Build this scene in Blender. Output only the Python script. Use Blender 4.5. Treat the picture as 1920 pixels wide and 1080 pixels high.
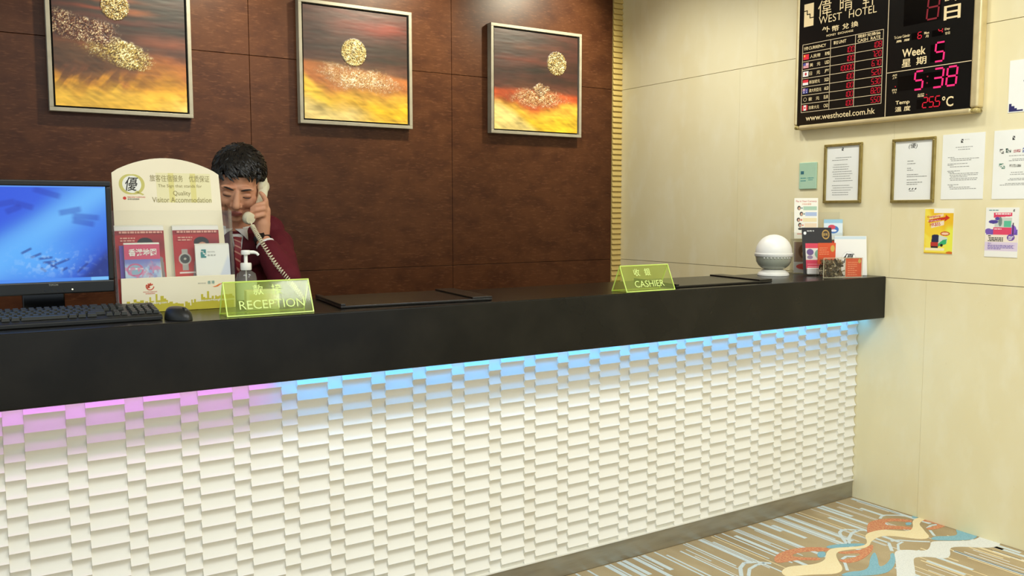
import bpy, bmesh, math, random
import numpy as np
from mathutils import Matrix, Vector, Euler

random.seed(7); rng = np.random.default_rng(7)
for o in list(bpy.data.objects): bpy.data.objects.remove(o)
scene = bpy.context.scene
COL = scene.collection

# ------------------------------------------------------------------ camera
CAM = Vector((-3.6715, -2.5044, 1.4016)); YAW, PITCH, ROLL, FPX = 0.5664, 0.0867, -0.001, 1639.14
FWD = Vector((math.sin(YAW)*math.cos(PITCH), math.cos(YAW)*math.cos(PITCH), -math.sin(PITCH)))
_r = Vector((math.cos(YAW), -math.sin(YAW), 0)); _u = _r.cross(FWD)
RGT = _r*math.cos(ROLL)+_u*math.sin(ROLL); UPV = _u*math.cos(ROLL)-_r*math.sin(ROLL)
cd = bpy.data.cameras.new('camera'); cd.sensor_width = 36; cd.lens = FPX/1920*36; cd.clip_start = .05
cam = bpy.data.objects.new('camera', cd); COL.objects.link(cam)
Mc = Matrix((RGT, UPV, -FWD)).transposed().to_4x4(); Mc.translation = CAM
cam.matrix_world = Mc; scene.camera = cam
def ray(u, v): return FWD+RGT*((u-960)/FPX)-UPV*((v-540)/FPX)
def at(u, v, ax, val):
    """place where the line of sight through a photo pixel meets the plane axis=val"""
    d = ray(u, v); return CAM+d*((val-CAM[ax])/d[ax])

# ------------------------------------------------------------------ light
def S(r, g, b):
    f = lambda c: (c/255/12.92) if c <= 10 else ((c/255+.055)/1.055)**2.4
    return (f(r), f(g), f(b))
w = bpy.data.worlds.new('lobby_ambient'); scene.world = w; w.use_nodes = True
bg = w.node_tree.nodes['Background']; bg.inputs[0].default_value = (.92, 1.06, 1.17, 1); bg.inputs[1].default_value = .82
scene.view_settings.view_transform = 'Standard'; scene.view_settings.look = 'None'
scene.view_settings.gamma = 1; scene.view_settings.exposure = 0.0; scene.view_settings.use_curve_mapping = False
def lamp(name, kind, loc, energy, color, target=None, **kw):
    d = bpy.data.lights.new(name, kind); d.energy = energy; d.color = color
    for k, v in kw.items(): setattr(d, k, v)
    o = bpy.data.objects.new(name, d); COL.objects.link(o); o.location = loc
    if target is not None:
        o.rotation_euler = (Vector(target)-Vector(loc)).to_track_quat('-Z', 'Y').to_euler()
    return o
WARM = (.97, 1, 1.0)
for i, (x, y) in enumerate([(-3.3, -1.7), (-1.5, -1.5), (-1.3, -3.0)]):
    lamp('ceiling_panel_light', 'AREA', (x, y, 2.96), 34, WARM, (x, y, 0), shape='RECTANGLE', size=1.2, size_y=.6)
for x in (-2.75, -1.65, -.62):
    lamp('wall_wash_spot', 'SPOT', (x+.25, 1.15, 2.94), 106, (1, .96, .72), (x, 1.95, 2.3), spot_size=1.35, spot_blend=.9, shadow_soft_size=.06)

for y, e_ in ((1.25, 43), (.55, 31), (-.2, 21), (-1.0, 14), (-2.0, 13)):  # unseen spots added to brighten the right wall, strongest near the corner
    lamp('side_fill_spot', 'SPOT', (-.95, y, 2.94), e_, (1, 1, .97), (0, y, 1.35), spot_size=1.7, spot_blend=.95, shadow_soft_size=.08)

# ------------------------------------------------------------------ materials
def mat(name, color, rough=.5, metal=0, spec=.5, noise=None, bump=None, coat=0, emit=None, estr=1, alpha=None, trans=0, ior=1.45):
    m = bpy.data.materials.new(name); m.use_nodes = True
    nt = m.node_tree; b = nt.nodes['Principled BSDF']
    b.inputs['Base Color'].default_value = (*color, 1); b.inputs['Roughness'].default_value = rough
    b.inputs['Metallic'].default_value = metal; b.inputs['Specular IOR Level'].default_value = spec
    b.inputs['Coat Weight'].default_value = coat; b.inputs['Transmission Weight'].default_value = trans; b.inputs['IOR'].default_value = ior
    if alpha is not None: b.inputs['Alpha'].default_value = alpha
    if emit: b.inputs['Emission Color'].default_value = (*emit, 1); b.inputs['Emission Strength'].default_value = estr
    tc = nt.nodes.new('ShaderNodeTexCoord')
    def ntex(scale, stretch, detail=4):
        mp = nt.nodes.new('ShaderNodeMapping'); mp.inputs['Scale'].default_value = stretch
        nt.links.new(tc.outputs['Object'], mp.inputs[0])
        n = nt.nodes.new('ShaderNodeTexNoise'); n.inputs['Scale'].default_value = scale; n.inputs['Detail'].default_value = detail
        nt.links.new(mp.outputs[0], n.inputs['Vector']); return n
    if noise:   # list of (color2, scale, stretch, lo, hi)
        prev = None
        for (c2, sc, st, lo, hi) in noise:
            n = ntex(sc, st); r = nt.nodes.new('ShaderNodeMapRange'); r.inputs[1].default_value = lo; r.inputs[2].default_value = hi
            nt.links.new(n.outputs[0], r.inputs[0])
            mx = nt.nodes.new('ShaderNodeMix'); mx.data_type = 'RGBA'
            nt.links.new(r.outputs[0], mx.inputs[0])
            if prev is None: mx.inputs[6].default_value = (*color, 1)
            else: nt.links.new(prev, mx.inputs[6])
            mx.inputs[7].default_value = (*c2, 1); prev = mx.outputs[2]
        nt.links.new(prev, b.inputs['Base Color'])
    if bump:
        n = ntex(bump[0], bump[2] if len(bump) > 2 else (1, 1, 1)); bp = nt.nodes.new('ShaderNodeBump')
        bp.inputs['Strength'].default_value = bump[1]; bp.inputs['Distance'].default_value = .01
        nt.links.new(n.outputs[0], bp.inputs['Height']); nt.links.new(bp.outputs[0], b.inputs['Normal'])
    return m
def clear_mat(name, tint, gloss=.03, diffuse=0, dcol=(1, 1, 1)):
    m = bpy.data.materials.new(name); m.use_nodes = True; nt = m.node_tree; nt.nodes.clear()
    out = nt.nodes.new('ShaderNodeOutputMaterial'); t = nt.nodes.new('ShaderNodeBsdfTransparent'); t.inputs[0].default_value = (*tint, 1)
    g = nt.nodes.new('ShaderNodeBsdfGlossy'); g.inputs['Roughness'].default_value = .08
    lw_ = nt.nodes.new('ShaderNodeLayerWeight'); fr = nt.nodes.new('ShaderNodeMath'); fr.operation = 'POWER'; fr.inputs[1].default_value = 5; nt.links.new(lw_.outputs['Facing'], fr.inputs[0])
    fa = fr; fr = nt.nodes.new('ShaderNodeMath'); fr.operation = 'MULTIPLY_ADD'; nt.links.new(fa.outputs[0], fr.inputs[0]); fr.inputs[1].default_value = .6; fr.inputs[2].default_value = gloss
    m1 = nt.nodes.new('ShaderNodeMixShader'); nt.links.new(fr.outputs[0], m1.inputs[0])
    last = t.outputs[0]
    if diffuse:
        d = nt.nodes.new('ShaderNodeBsdfDiffuse'); d.inputs[0].default_value = (*dcol, 1)
        tl = nt.nodes.new('ShaderNodeBsdfTranslucent'); tl.inputs[0].default_value = (*dcol, 1)
        ad = nt.nodes.new('ShaderNodeMixShader'); ad.inputs[0].default_value = .5
        nt.links.new(d.outputs[0], ad.inputs[1]); nt.links.new(tl.outputs[0], ad.inputs[2])
        m2 = nt.nodes.new('ShaderNodeMixShader'); m2.inputs[0].default_value = diffuse
        nt.links.new(t.outputs[0], m2.inputs[1]); nt.links.new(ad.outputs[0], m2.inputs[2]); last = m2.outputs[0]
    nt.links.new(last, m1.inputs[1]); nt.links.new(g.outputs[0], m1.inputs[2]); nt.links.new(m1.outputs[0], out.inputs[0])
    return m
def attr_mat(name, rough=.5, emit=0, spec=.4, coat=0):
    m = bpy.data.materials.new(name); m.use_nodes = True; nt = m.node_tree; b = nt.nodes['Principled BSDF']
    a = nt.nodes.new('ShaderNodeAttribute'); a.attribute_name = 'Col'
    b.inputs['Roughness'].default_value = rough; b.inputs['Specular IOR Level'].default_value = spec; b.inputs['Coat Weight'].default_value = coat
    if emit:
        b.inputs['Base Color'].default_value = (.01, .01, .012, 1)
        nt.links.new(a.outputs['Color'], b.inputs['Emission Color']); b.inputs['Emission Strength'].default_value = emit
    else: nt.links.new(a.outputs['Color'], b.inputs['Base Color'])
    return m
M = dict(
    wood=mat('dark_wood_veneer', S(82, 47, 26), .36, noise=[(S(66, 35, 19), 9, (1, 1, 1.6), .4, .7), (S(108, 68, 44), 28, (1, 1, 5), .55, .85), (S(46, 22, 12), 60, (1, 1, 6), .58, .9)], spec=.26),
    stone=mat('cream_limestone', S(236, 225, 182), .5, noise=[(S(231, 217, 168), 2.0, (1, 1.2, .8), .4, .7), (S(240, 231, 194), 7, (1, 1.6, .8), .5, .85), (S(212, 192, 140), 46, (1, 2, .7), .7, .92)], bump=(30, .03)),
    joint=mat('stone_joint', S(120, 98, 58), .9), woodgap=mat('veneer_gap', S(30, 17, 11), .9),
    ridge=mat('ridged_gold_trim', S(214, 188, 116), .5, noise=[(S(200, 172, 100), 12, (1, 1, 1), .4, .7)]),
    ceil=mat('ceiling_paint', S(238, 232, 218), .9, noise=[(S(232, 226, 210), 3, (1, 1, 1), .4, .7)]),
    carpet=mat('tan_carpet', S(184, 165, 127), .95, spec=.1, noise=[(S(160, 139, 102), 2.2, (1.2, .7, 1), .42, .68), (S(196, 177, 140), 5, (1.5, .6, 1), .55, .8), (S(164, 143, 106), 300, (1, 1, 1), .5, .8)], bump=(400, .25)),
    c_white=mat('carpet_white_yarn', S(226, 226, 216), .95, spec=.1, noise=[(S(206, 206, 196), 300, (1, 1, 1), .45, .7)]),
    c_pale=mat('carpet_pale_blue_yarn', S(208, 218, 216), .95, spec=.1, noise=[(S(190, 200, 196), 300, (1, 1, 1), .45, .7)]),
    c_cream=mat('carpet_cream_yarn', S(238, 222, 178), .95, spec=.1, noise=[(S(234, 210, 156), 300, (1, 1, 1), .45, .7)]),
    c_orange=mat('carpet_rust_yarn', S(200, 128, 96), .95, spec=.1, noise=[(S(214, 160, 112), 120, (1, 1, 1), .45, .6)]),
    c_blue=mat('carpet_teal_yarn', S(140, 182, 190), .95, spec=.1, noise=[(S(120, 165, 176), 200, (1, 1, 1), .45, .7)]),
    stonetop=mat('black_quartz', S(22, 21, 19), .26, spec=.28, noise=[(S(32, 30, 26), 6, (1, 1, 1), .4, .7), (S(70, 66, 58), 220, (1, 1, 1), .72, .8)]),
    plaster=mat('white_relief_plaster', S(240, 238, 228), .55, spec=.3, noise=[(S(234, 230, 216), 4, (1, 1, 1), .4, .7)]),
    steel=mat('brushed_steel', S(176, 172, 158), .34, metal=.75, noise=[(S(160, 154, 138), 8, (.6, 1, 4), .4, .7)], bump=(60, .03, (.2, 1, 8))),
    silver=mat('champagne_frame', S(166, 158, 141), .42, metal=.15, noise=[(S(156, 148, 130), 20, (1, 1, 1), .4, .7)]),
    slotblack=mat('frame_recess_black', S(14, 12, 10), .7),
    brass=mat('brushed_brass_frame', S(168, 150, 88), .35, metal=.55, noise=[(S(150, 132, 74), 40, (1, 1, 1), .4, .7)]),
    goldalu=mat('champagne_aluminium', S(226, 208, 158), .32, metal=.4, noise=[(S(214, 196, 146), 20, (1, 1, 1), .4, .7)]),
    corner=mat('clear_corner_cap', S(190, 172, 110), .15, noise=[(S(120, 104, 54), 60, (1, 1, 1), .5, .6)]),
    boardblack=mat('gloss_black_board', S(18, 17, 15), .22, spec=.4, noise=[(S(22, 21, 18), 4, (1, 1, 1), .4, .7)]),
    ledwin=mat('led_window', S(10, 8, 7), .12, spec=.3),
    goldprint=mat('pale_gold_print', S(246, 222, 168), .5),
    creamline=mat('cream_line_print', S(232, 210, 168), .5),
    ledred=mat('led_red', S(90, 6, 14), .5, emit=S(225, 20, 48), estr=.9), ledpink=mat('led_pink_red', S(110, 8, 40), .5, emit=S(255, 40, 116), estr=1.1),
    leddim=mat('led_dim_red', S(70, 8, 14), .5, emit=S(150, 24, 40), estr=.6),
    paper=mat('white_paper', S(242, 242, 232), .7, noise=[(S(238, 238, 226), 6, (1, 1, 1), .4, .7)]),
    ink=mat('black_ink', S(52, 50, 46), .7), inkgrey=mat('grey_ink', S(150, 150, 142), .7), inknavy=mat('navy_ink', S(44, 42, 96), .7),
    inkolive=mat('olive_ink', S(146, 134, 84), .7), inkwhite=mat('white_ink', S(250, 248, 240), .7), inkred=mat('red_ink', S(206, 64, 52), .7),
    inkteal=mat('teal_ink', S(60, 140, 140), .7), inkgold=mat('gold_ink', S(214, 176, 90), .6), inkpurple=mat('purple_ink', S(110, 84, 170), .7), inkorange=mat('orange_ink', S(226, 128, 60), .7),
    mint=mat('mint_plastic', S(178, 210, 180), .35, noise=[(S(170, 204, 172), 8, (1, 1, 1), .4, .7)]),
    print=attr_mat('printed_paper', .5), canvas=attr_mat('painted_canvas', .42, spec=.5), screen=attr_mat('lcd_screen', .25, emit=.95),
    cream=mat('cream_card', S(244, 234, 204), .5, noise=[(S(240, 229, 198), 5, (1, 1, 1), .4, .7)]),
    palegreen=mat('pale_green_tint', S(236, 228, 180), .6),
    glass=clear_mat('picture_glass', (1, 1, 1), .012),
    acrylic=clear_mat('clear_acrylic', (.97, .97, .955)), acrylic_dk=clear_mat('smoked_edge_acrylic', (.9, .89, .85)),
    green=clear_mat('fluorescent_green_acrylic', (.985, 1, .80), diffuse=.12, dcol=S(222, 250, 140)),
    greenedge=mat('green_acrylic_edge', S(226, 250, 130), .25, noise=[(S(214, 246, 110), 20, (1, 1, 1), .4, .7)]),  # glow of the sheet edges put into a brighter colour
    greentext=mat('etched_letters', S(214, 232, 140), .5),
    blackplastic=mat('black_plastic', S(30, 30, 28), .4, noise=[(S(34, 34, 31), 20, (1, 1, 1), .4, .7)]),
    blackgloss=mat('gloss_black_plastic', S(14, 14, 14), .15),
    keycap=mat('keycap_plastic', S(56, 56, 50), .38), greykey=mat('keycap_legend', S(150, 150, 140), .6),
    leather=mat('black_leather', S(30, 27, 23), .3, bump=(260, .15), noise=[(S(36, 32, 27), 12, (1, 1, 1), .4, .7)]),
    whiteplastic=mat('white_plastic', S(244, 242, 232), .35, noise=[(S(240, 238, 226), 8, (1, 1, 1), .4, .7)]),
    greybowl=mat('grey_translucent_bowl', S(176, 178, 158), .22, noise=[(S(162, 164, 144), 6, (1, 1, 1), .4, .7)], coat=.3),
    gel=clear_mat('clear_bottle', (.86, .86, .84), diffuse=.22, dcol=S(200, 196, 190)),
    handset=mat('ivory_plastic', S(232, 224, 192), .35, noise=[(S(226, 216, 182), 12, (1, 1, 1), .4, .7)]),
    skin=mat('skin', S(214, 158, 124), .5, spec=.35, noise=[(S(206, 142, 110), 14, (1, 1, 1), .45, .7)]),
    lip=mat('lip_skin', S(176, 104, 90), .45), hair=mat('black_hair', S(24, 21, 18), .42, noise=[(S(36, 31, 26), 60, (1, 1, 1), .5, .7)]),
    blazer=mat('maroon_wool', S(98, 28, 38), .75, spec=.25, noise=[(S(84, 22, 32), 9, (1, 1, 1), .4, .7)], bump=(22, .5)),
    lapel=mat('maroon_lapel', S(86, 25, 35), .75, spec=.25, noise=[(S(76, 20, 30), 12, (1, 1, 1), .4, .7)]),
    shirt=mat('white_shirt', S(236, 234, 228), .7, noise=[(S(226, 224, 216), 30, (1, 1, 1), .4, .7)]),
    tie=mat('red_tie', S(142, 34, 40), .5, noise=[(S(196, 150, 130), 9, (6, 6, 6), .62, .68)]),
    watch=mat('black_strap', S(20, 20, 20), .4), trousers=mat('black_trousers', S(24, 23, 24), .8, noise=[(S(30, 29, 30), 20, (1, 1, 1), .4, .7)]),
    scraps=attr_mat('brown_scraps', .45), redcard=mat('vermilion_card', S(226, 92, 52), .6, noise=[(S(218, 82, 46), 8, (1, 1, 1), .4, .7)]),
)
def wavy_tie():
    m = M['tie']; nt = m.node_tree; b = nt.nodes['Principled BSDF']
    tc = nt.nodes.new('ShaderNodeTexCoord'); wv = nt.nodes.new('ShaderNodeTexWave'); wv.inputs['Scale'].default_value = 22; wv.bands_direction = 'DIAGONAL'
    nt.links.new(tc.outputs['Object'], wv.inputs[0]); cr = nt.nodes.new('ShaderNodeValToRGB'); cr.color_ramp.interpolation = 'CONSTANT'
    e = cr.color_ramp.elements; e[0].color = (*S(138, 32, 38), 1); e[1].position = .86; e[1].color = (*S(190, 130, 110), 1)
    nt.links.new(wv.outputs[1], cr.inputs[0]); nt.links.new(cr.outputs[0], b.inputs['Base Color'])
wavy_tie()

# ------------------------------------------------------------------ mesh helpers
def setp(o, label=None, cat=None, group=None, kind=None):
    if label: o['label'] = label
    if cat: o['category'] = cat
    if group: o['group'] = group
    if kind: o['kind'] = kind
    return o
def empty(name, loc=(0, 0, 0), rz=0, Mx=None, **kw):
    o = bpy.data.objects.new(name, None); COL.objects.link(o); o.empty_display_size = .05
    if Mx is not None: o.matrix_world = Mx
    else: o.location = loc; o.rotation_euler = (0, 0, rz)
    return setp(o, **kw)
class MB:
    def __init__(s): s.v = []; s.f = []
    def add(s, vs, fs, T=None):
        n = len(s.v)
        s.v += [tuple(T @ Vector(p)) for p in vs] if T is not None else [tuple(p) for p in vs]
        s.f += [tuple(i+n for i in f) for f in fs]; return s
    def box(s, x0, x1, y0, y1, z0, z1, T=None):
        return s.add([(x0, y0, z0), (x1, y0, z0), (x1, y1, z0), (x0, y1, z0), (x0, y0, z1), (x1, y0, z1), (x1, y1, z1), (x0, y1, z1)],
                     [(3, 2, 1, 0), (4, 5, 6, 7), (0, 1, 5, 4), (1, 2, 6, 5), (2, 3, 7, 6), (3, 0, 4, 7)], T)
    def prism(s, poly, z0, z1, T=None):
        a = sum(poly[i][0]*poly[(i+1) % len(poly)][1]-poly[(i+1) % len(poly)][0]*poly[i][1] for i in range(len(poly)))
        if a < 0: poly = poly[::-1]
        n = len(poly)
        return s.add([(x, y, z0) for x, y in poly]+[(x, y, z1) for x, y in poly],
                     [tuple(range(n))[::-1], tuple(range(n, 2*n))]+[(i, (i+1) % n, n+(i+1) % n, n+i) for i in range(n)], T)
    def lathe(s, prof, seg=32, T=None):
        vs = []; fs = []; n = len(prof)
        for r, z in prof:
            for k in range(seg):
                a = 2*math.pi*k/seg; vs.append((r*math.cos(a), r*math.sin(a), z))
        for i in range(n-1):
            for k in range(seg):
                k2 = (k+1) % seg; fs.append((i*seg+k, i*seg+k2, (i+1)*seg+k2, (i+1)*seg+k))
        fs.append(tuple(range(seg))[::-1]); fs.append(tuple(range((n-1)*seg, n*seg)))
        return s.add(vs, fs, T)
    def tube(s, path, rad, seg=8, sx=1.0, T=None, nref=None):
        P = [Vector(p) for p in path]; n = len(P); vs = []; fs = []
        if not hasattr(rad, '__len__'): rad = [rad]*n
        up = Vector(nref) if nref else Vector((0, 0, 1))
        prev = None
        for i in range(n):
            t = (P[min(i+1, n-1)]-P[max(i-1, 0)]).normalized()
            if prev is None:
                a = t.cross(up)
                if a.length < 1e-3: a = t.cross(Vector((1, 0, 0)))
                a.normalize()
            else:
                a = prev-t*prev.dot(t); a.normalize()
            prev = a; b = t.cross(a)
            for k in range(seg):
                q = 2*math.pi*k/seg; vs.append(P[i]+a*(math.cos(q)*rad[i]*sx)+b*(math.sin(q)*rad[i]))
        for i in range(n-1):
            for k in range(seg):
                k2 = (k+1) % seg; fs.append((i*seg+k, i*seg+k2, (i+1)*seg+k2, (i+1)*seg+k))
        fs.append(tuple(range(seg))[::-1]); fs.append(tuple(range((n-1)*seg, n*seg)))
        return s.add(vs, fs, T)
    def ell(s, c, r, T=None, seg=20, rings=12):
        vs = [(c[0], c[1], c[2]-r[2])]; fs = []
        for i in range(1, rings):
            p = -math.pi/2+math.pi*i/rings
            for k in range(seg):
                a = 2*math.pi*k/seg; vs.append((c[0]+r[0]*math.cos(p)*math.cos(a), c[1]+r[1]*math.cos(p)*math.sin(a), c[2]+r[2]*math.sin(p)))
        vs.append((c[0], c[1], c[2]+r[2])); L = len(vs)-1
        for k in range(seg): fs.append((0, 1+(k+1) % seg, 1+k))
        for i in range(rings-2):
            for k in range(seg):
                a = 1+i*seg; fs.append((a+k, a+(k+1) % seg, a+seg+(k+1) % seg, a+seg+k))
        a = 1+(rings-2)*seg
        for k in range(seg): fs.append((a+k, a+(k+1) % seg, L))
        return s.add(vs, fs, T)
    def cap(s, p0, p1, r0, r1, T=None, seg=16):
        p0 = Vector(p0); p1 = Vector(p1); d = (p1-p0); L = d.length; d.normalize()
        path = []; rad = []
        for k in range(0, 5):
            q = math.pi/2*(1-k/4); path.append(p0-d*(r0*math.sin(q))); rad.append(max(r0*math.cos(q), r0*.06))
        for k in range(1, 4): t = k/4; path.append(p0.lerp(p1, t)); rad.append(r0+(r1-r0)*t)
        for k in range(0, 5):
            q = math.pi/2*k/4; path.append(p1+d*(r1*math.sin(q))); rad.append(max(r1*math.cos(q), r1*.06))
        return s.tube(path, rad, seg, T=T)
    def mesh(s, name):
        me = bpy.data.meshes.new(name); me.from_pydata(s.v, [], s.f); me.update(); return me
    def build(s, name, m, parent=None, smooth=None, bevel=None, seg=2, **kw):
        return link(name, s.mesh(name), m, parent, smooth, bevel, seg, **kw)
def link(name, me, m, parent=None, smooth=None, bevel=None, seg=2, Mx=None, **kw):
    if m is not None and not me.materials: me.materials.append(M[m] if isinstance(m, str) else m)
    if smooth:
        me.polygons.foreach_set('use_smooth', [True]*len(me.polygons)); me.set_sharp_from_angle(angle=math.radians(smooth))
    o = bpy.data.objects.new(name, me); COL.objects.link(o)
    if name == 'printed_text': o['kind'] = 'stuff'
    if parent is not None: o.parent = parent
    if Mx is not None: o.matrix_local = Mx
    if bevel:
        b = o.modifiers.new('bevel', 'BEVEL'); b.width = bevel; b.segments = seg; b.limit_method = 'ANGLE'; b.angle_limit = math.radians(40)
    return setp(o, **kw)
def child(name, me, m, parent, Mx): return link(name, me, m, parent, Mx=Mx)
def Tr(x, y, z): return Matrix.Translation((x, y, z))
def Rx(a): return Matrix.Rotation(a, 4, 'X')
def Ry(a): return Matrix.Rotation(a, 4, 'Y')
def Rz(a): return Matrix.Rotation(a, 4, 'Z')
FRONT = Matrix(((1, 0, 0, 0), (0, 0, -1, 0), (0, 1, 0, 0), (0, 0, 0, 1)))     # x right, y up, z towards the room front (-Y)
RWALL = Matrix(((0, 0, -1, 0), (-1, 0, 0, 0), (0, 1, 0, 0), (0, 0, 0, 1)))    # x along -Y, y up, z out of the right wall (-X)

# value noise for prints
def vnoise(X, Y, seed=0):
    r = np.random.default_rng(seed); g = r.random((64, 64))
    xi = np.floor(X).astype(int); yi = np.floor(Y).astype(int); fx = X-xi; fy = Y-yi
    fx = fx*fx*(3-2*fx); fy = fy*fy*(3-2*fy); a = g[yi % 64, xi % 64]; b = g[yi % 64, (xi+1) % 64]; c = g[(yi+1) % 64, xi % 64]; d = g[(yi+1) % 64, (xi+1) % 64]
    return (a*(1-fx)+b*fx)*(1-fy)+(c*(1-fx)+d*fx)*fy
def fbm(X, Y, seed=0, o=4):
    s = 0; a = .5
    for k in range(o): s = s+a*vnoise(X*2**k+k*7.3, Y*2**k+k*3.1, seed+k); a /= 2
    return s/(1-.5**o)
class Pic:
    """a flat print: colours on a fine grid, x right 0..1, y up 0..1"""
    def __init__(s, W, H, cell, bg):
        s.W, s.H = W, H; s.nx = max(2, int(W/cell)); s.ny = max(2, int(H/cell))
        s.X, s.Y = np.meshgrid(np.linspace(0, 1, s.nx+1), np.linspace(0, 1, s.ny+1)); s.c = np.zeros(s.X.shape+(3,)); s.c[:] = S(*bg); s.z = np.zeros_like(s.X)
    def mix(s, m, col): s.c += (np.array(S(*col))-s.c)*np.clip(m, 0, 1)[..., None]; return s
    def rect(s, x0, y0, x1, y1, col, a=1): return s.mix(a*((s.X >= x0)&(s.X <= x1)&(s.Y >= y0)&(s.Y <= y1)), col)
    def ell(s, cx, cy, rx, ry, col, a=1, soft=.05, ang=0):
        dx = (s.X-cx)*s.W; dy = (s.Y-cy)*s.H; c, n = math.cos(ang), math.sin(ang)
        d = np.sqrt(((dx*c+dy*n)/(rx*s.W))**2+((dy*c-dx*n)/(ry*s.H))**2); return s.mix(a*np.clip((1-d)/soft, 0, 1), col)
    def poly(s, pts, col, a=1):
        ins = np.zeros(s.X.shape, bool); n = len(pts)
        for i in range(n):
            x0, y0 = pts[i]; x1, y1 = pts[(i+1) % n]
            if y0 == y1: continue
            ins ^= ((y0 > s.Y) != (y1 > s.Y)) & (s.X < (x1-x0)*(s.Y-y0)/(y1-y0)+x0)
        return s.mix(a*ins, col)
    def build(s, name, parent, m='print', Mx=None, bow=None):
        vs = np.stack([s.X*s.W, s.Y*s.H, s.z+(bow(s.X, s.Y) if bow else 0)], -1).reshape(-1, 3)
        i = np.arange(s.nx*s.ny); q = (i//s.nx)*(s.nx+1)+i % s.nx
        fs = np.stack([q, q+1, q+s.nx+2, q+s.nx+1], -1)
        me = bpy.data.meshes.new(name); me.vertices.add(len(vs)); me.vertices.foreach_set('co', vs.ravel())
        me.loops.add(4*len(fs)); me.loops.foreach_set('vertex_index', fs.ravel().astype(np.int32)); me.polygons.add(len(fs))
        me.polygons.foreach_set('loop_start', np.arange(0, 4*len(fs), 4, dtype=np.int32)); me.update(calc_edges=True)
        at_ = me.attributes.new('Col', 'FLOAT_COLOR', 'POINT'); cc = np.concatenate([s.c.reshape(-1, 3), np.ones((len(vs), 1))], 1)
        at_.data.foreach_set('color', cc.ravel().astype(np.float32))
        return link(name, me, m, parent, Mx=Mx, smooth=60)

TEXTS = []
def T(body, parent, x, y, w_, h_, m='ink', z=.0006, Mx=None, bold=0, shear=0, name='lettering', label=None):
    """lettering fitted to a box (lower left corner x, y; width w_, height h_) on a local xy plane"""
    c = bpy.data.curves.new('txt', 'FONT'); c.body = body; c.resolution_u = 3; c.offset = bold; c.shear = shear
    o = bpy.data.objects.new('txt', c); COL.objects.link(o)
    TEXTS.append((o, parent, x, y, w_, h_, m, z, Mx, name, label))
def flush_text():
    dg = bpy.context.evaluated_depsgraph_get(); dg.update()
    for (o, parent, x, y, w_, h_, m, z, Mx, name, label) in TEXTS:
        me = bpy.data.meshes.new_from_object(o.evaluated_get(dg)); n = len(me.vertices)
        if n:
            a = np.zeros(n*3); me.vertices.foreach_get('co', a); a = a.reshape(-1, 3); lo = a.min(0); hi = a.max(0)
            a[:, 0] = x+(a[:, 0]-lo[0])/(hi[0]-lo[0])*w_; a[:, 1] = y+(a[:, 1]-lo[1])/(hi[1]-lo[1])*h_; a[:, 2] = z
            me.vertices.foreach_set('co', a.ravel()); me.update(); me.materials.clear(); me.name = name
            q = link(name, me, m, parent, Mx=Mx)
            if label: q['label'] = label
        c = o.data; bpy.data.objects.remove(o); bpy.data.curves.remove(c)
def strip(mb, x0, y0, x1, y1, t, z0=0, z1=.0008):
    d = Vector((x1-x0, y1-y0)); n = Vector((-d.y, d.x)).normalized()*t/2
    mb.prism([(x0+n.x, y0+n.y), (x0-n.x, y0-n.y), (x1-n.x, y1-n.y), (x1+n.x, y1+n.y)], z0, z1)
def dashes(mb, x0, y0, x1, h_, r, z=.0004):
    """a line of print too small to read"""
    x = x0
    while x < x1:
        wd = min(r.uniform(.004, .014), x1-x); mb.box(x, x+wd, y0, y0+h_, .0001, z); x += wd+.0022
SEG = {'0': 'abcdef', '1': 'bc', '2': 'abged', '3': 'abgcd', '4': 'fgbc', '5': 'afgcd', '6': 'afgedc', '7': 'abc', '8': 'abcdefg', '9': 'abcdfg'}
def digit(mb, ch, x, y, w_, h_, t, z=.001, sh=.08):
    e = t*.5; L = {'a': ((0, 1), (1, 1)), 'g': ((0, .5), (1, .5)), 'd': ((0, 0), (1, 0)), 'f': ((0, .5), (0, 1)), 'b': ((1, .5), (1, 1)), 'e': ((0, 0), (0, .5)), 'c': ((1, 0), (1, .5))}
    for k in SEG[ch]:
        (a, b), (c, d) = L[k]; P = lambda p, q: (x+p*w_+q*h_*sh, y+q*h_)
        p0 = Vector(P(a, b)); p1 = Vector(P(c, d)); dd = (p1-p0).normalized()*e*1.1; p0 += dd; p1 -= dd
        strip(mb, p0.x, p0.y, p1.x, p1.y, t, .0002, z)
def number(s, parent, xr, y, w_, h_, t, m, pitch):
    """right-aligned seven segment number; '.' allowed"""
    mb = MB(); x = xr
    for ch in s[::-1]:
        if ch == '.': mb.box(x-pitch*.02, x-pitch*.02+t*1.2, y-t*.5, y+t*.7, .0002, .001); continue
        x -= pitch; digit(mb, ch, x+(pitch-w_)*.5, y, w_, h_, t)
    return mb.build('led_number', m, parent)

# ================================================================== the setting
D = 1.951; ZH, ZL = 2.1826, 1.0942; CEIL = 3.0; CT = 1.10; ZB = .9035; KY = .1437; REAR = .45
fl = MB().box(-6.5, .2, -5.5, 2.2, -.05, 0).build('floor', 'carpet', kind='structure', label='tan patterned carpet with pale stripes and swirls')
MB().box(-6.5, .2, -5.5, 2.2, CEIL, CEIL+.05).build('ceiling', 'ceil', kind='structure', label='plain off-white ceiling above the lobby')
# back wall: veneer panels with seams
wb = MB().box(-6.5, .2, D+.012, D+.1, 0, CEIL).build('wall_back', 'woodgap', kind='structure', label='dark brown wood veneer wall behind the reception counter')
xs = [-6.5, -5.83, -4.685, -3.538, -2.391, -1.244, -.0757]; zs = [0, ZL, ZH, CEIL]
for i in range(len(xs)-1):
    for j in range(3):
        g = .0012
        o = MB().box(xs[i]+g, xs[i+1]-g, D, D+.014, zs[j]+g, zs[j+1]-g).build('wood_panel', 'wood', wb, bevel=.001, seg=1)
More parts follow.
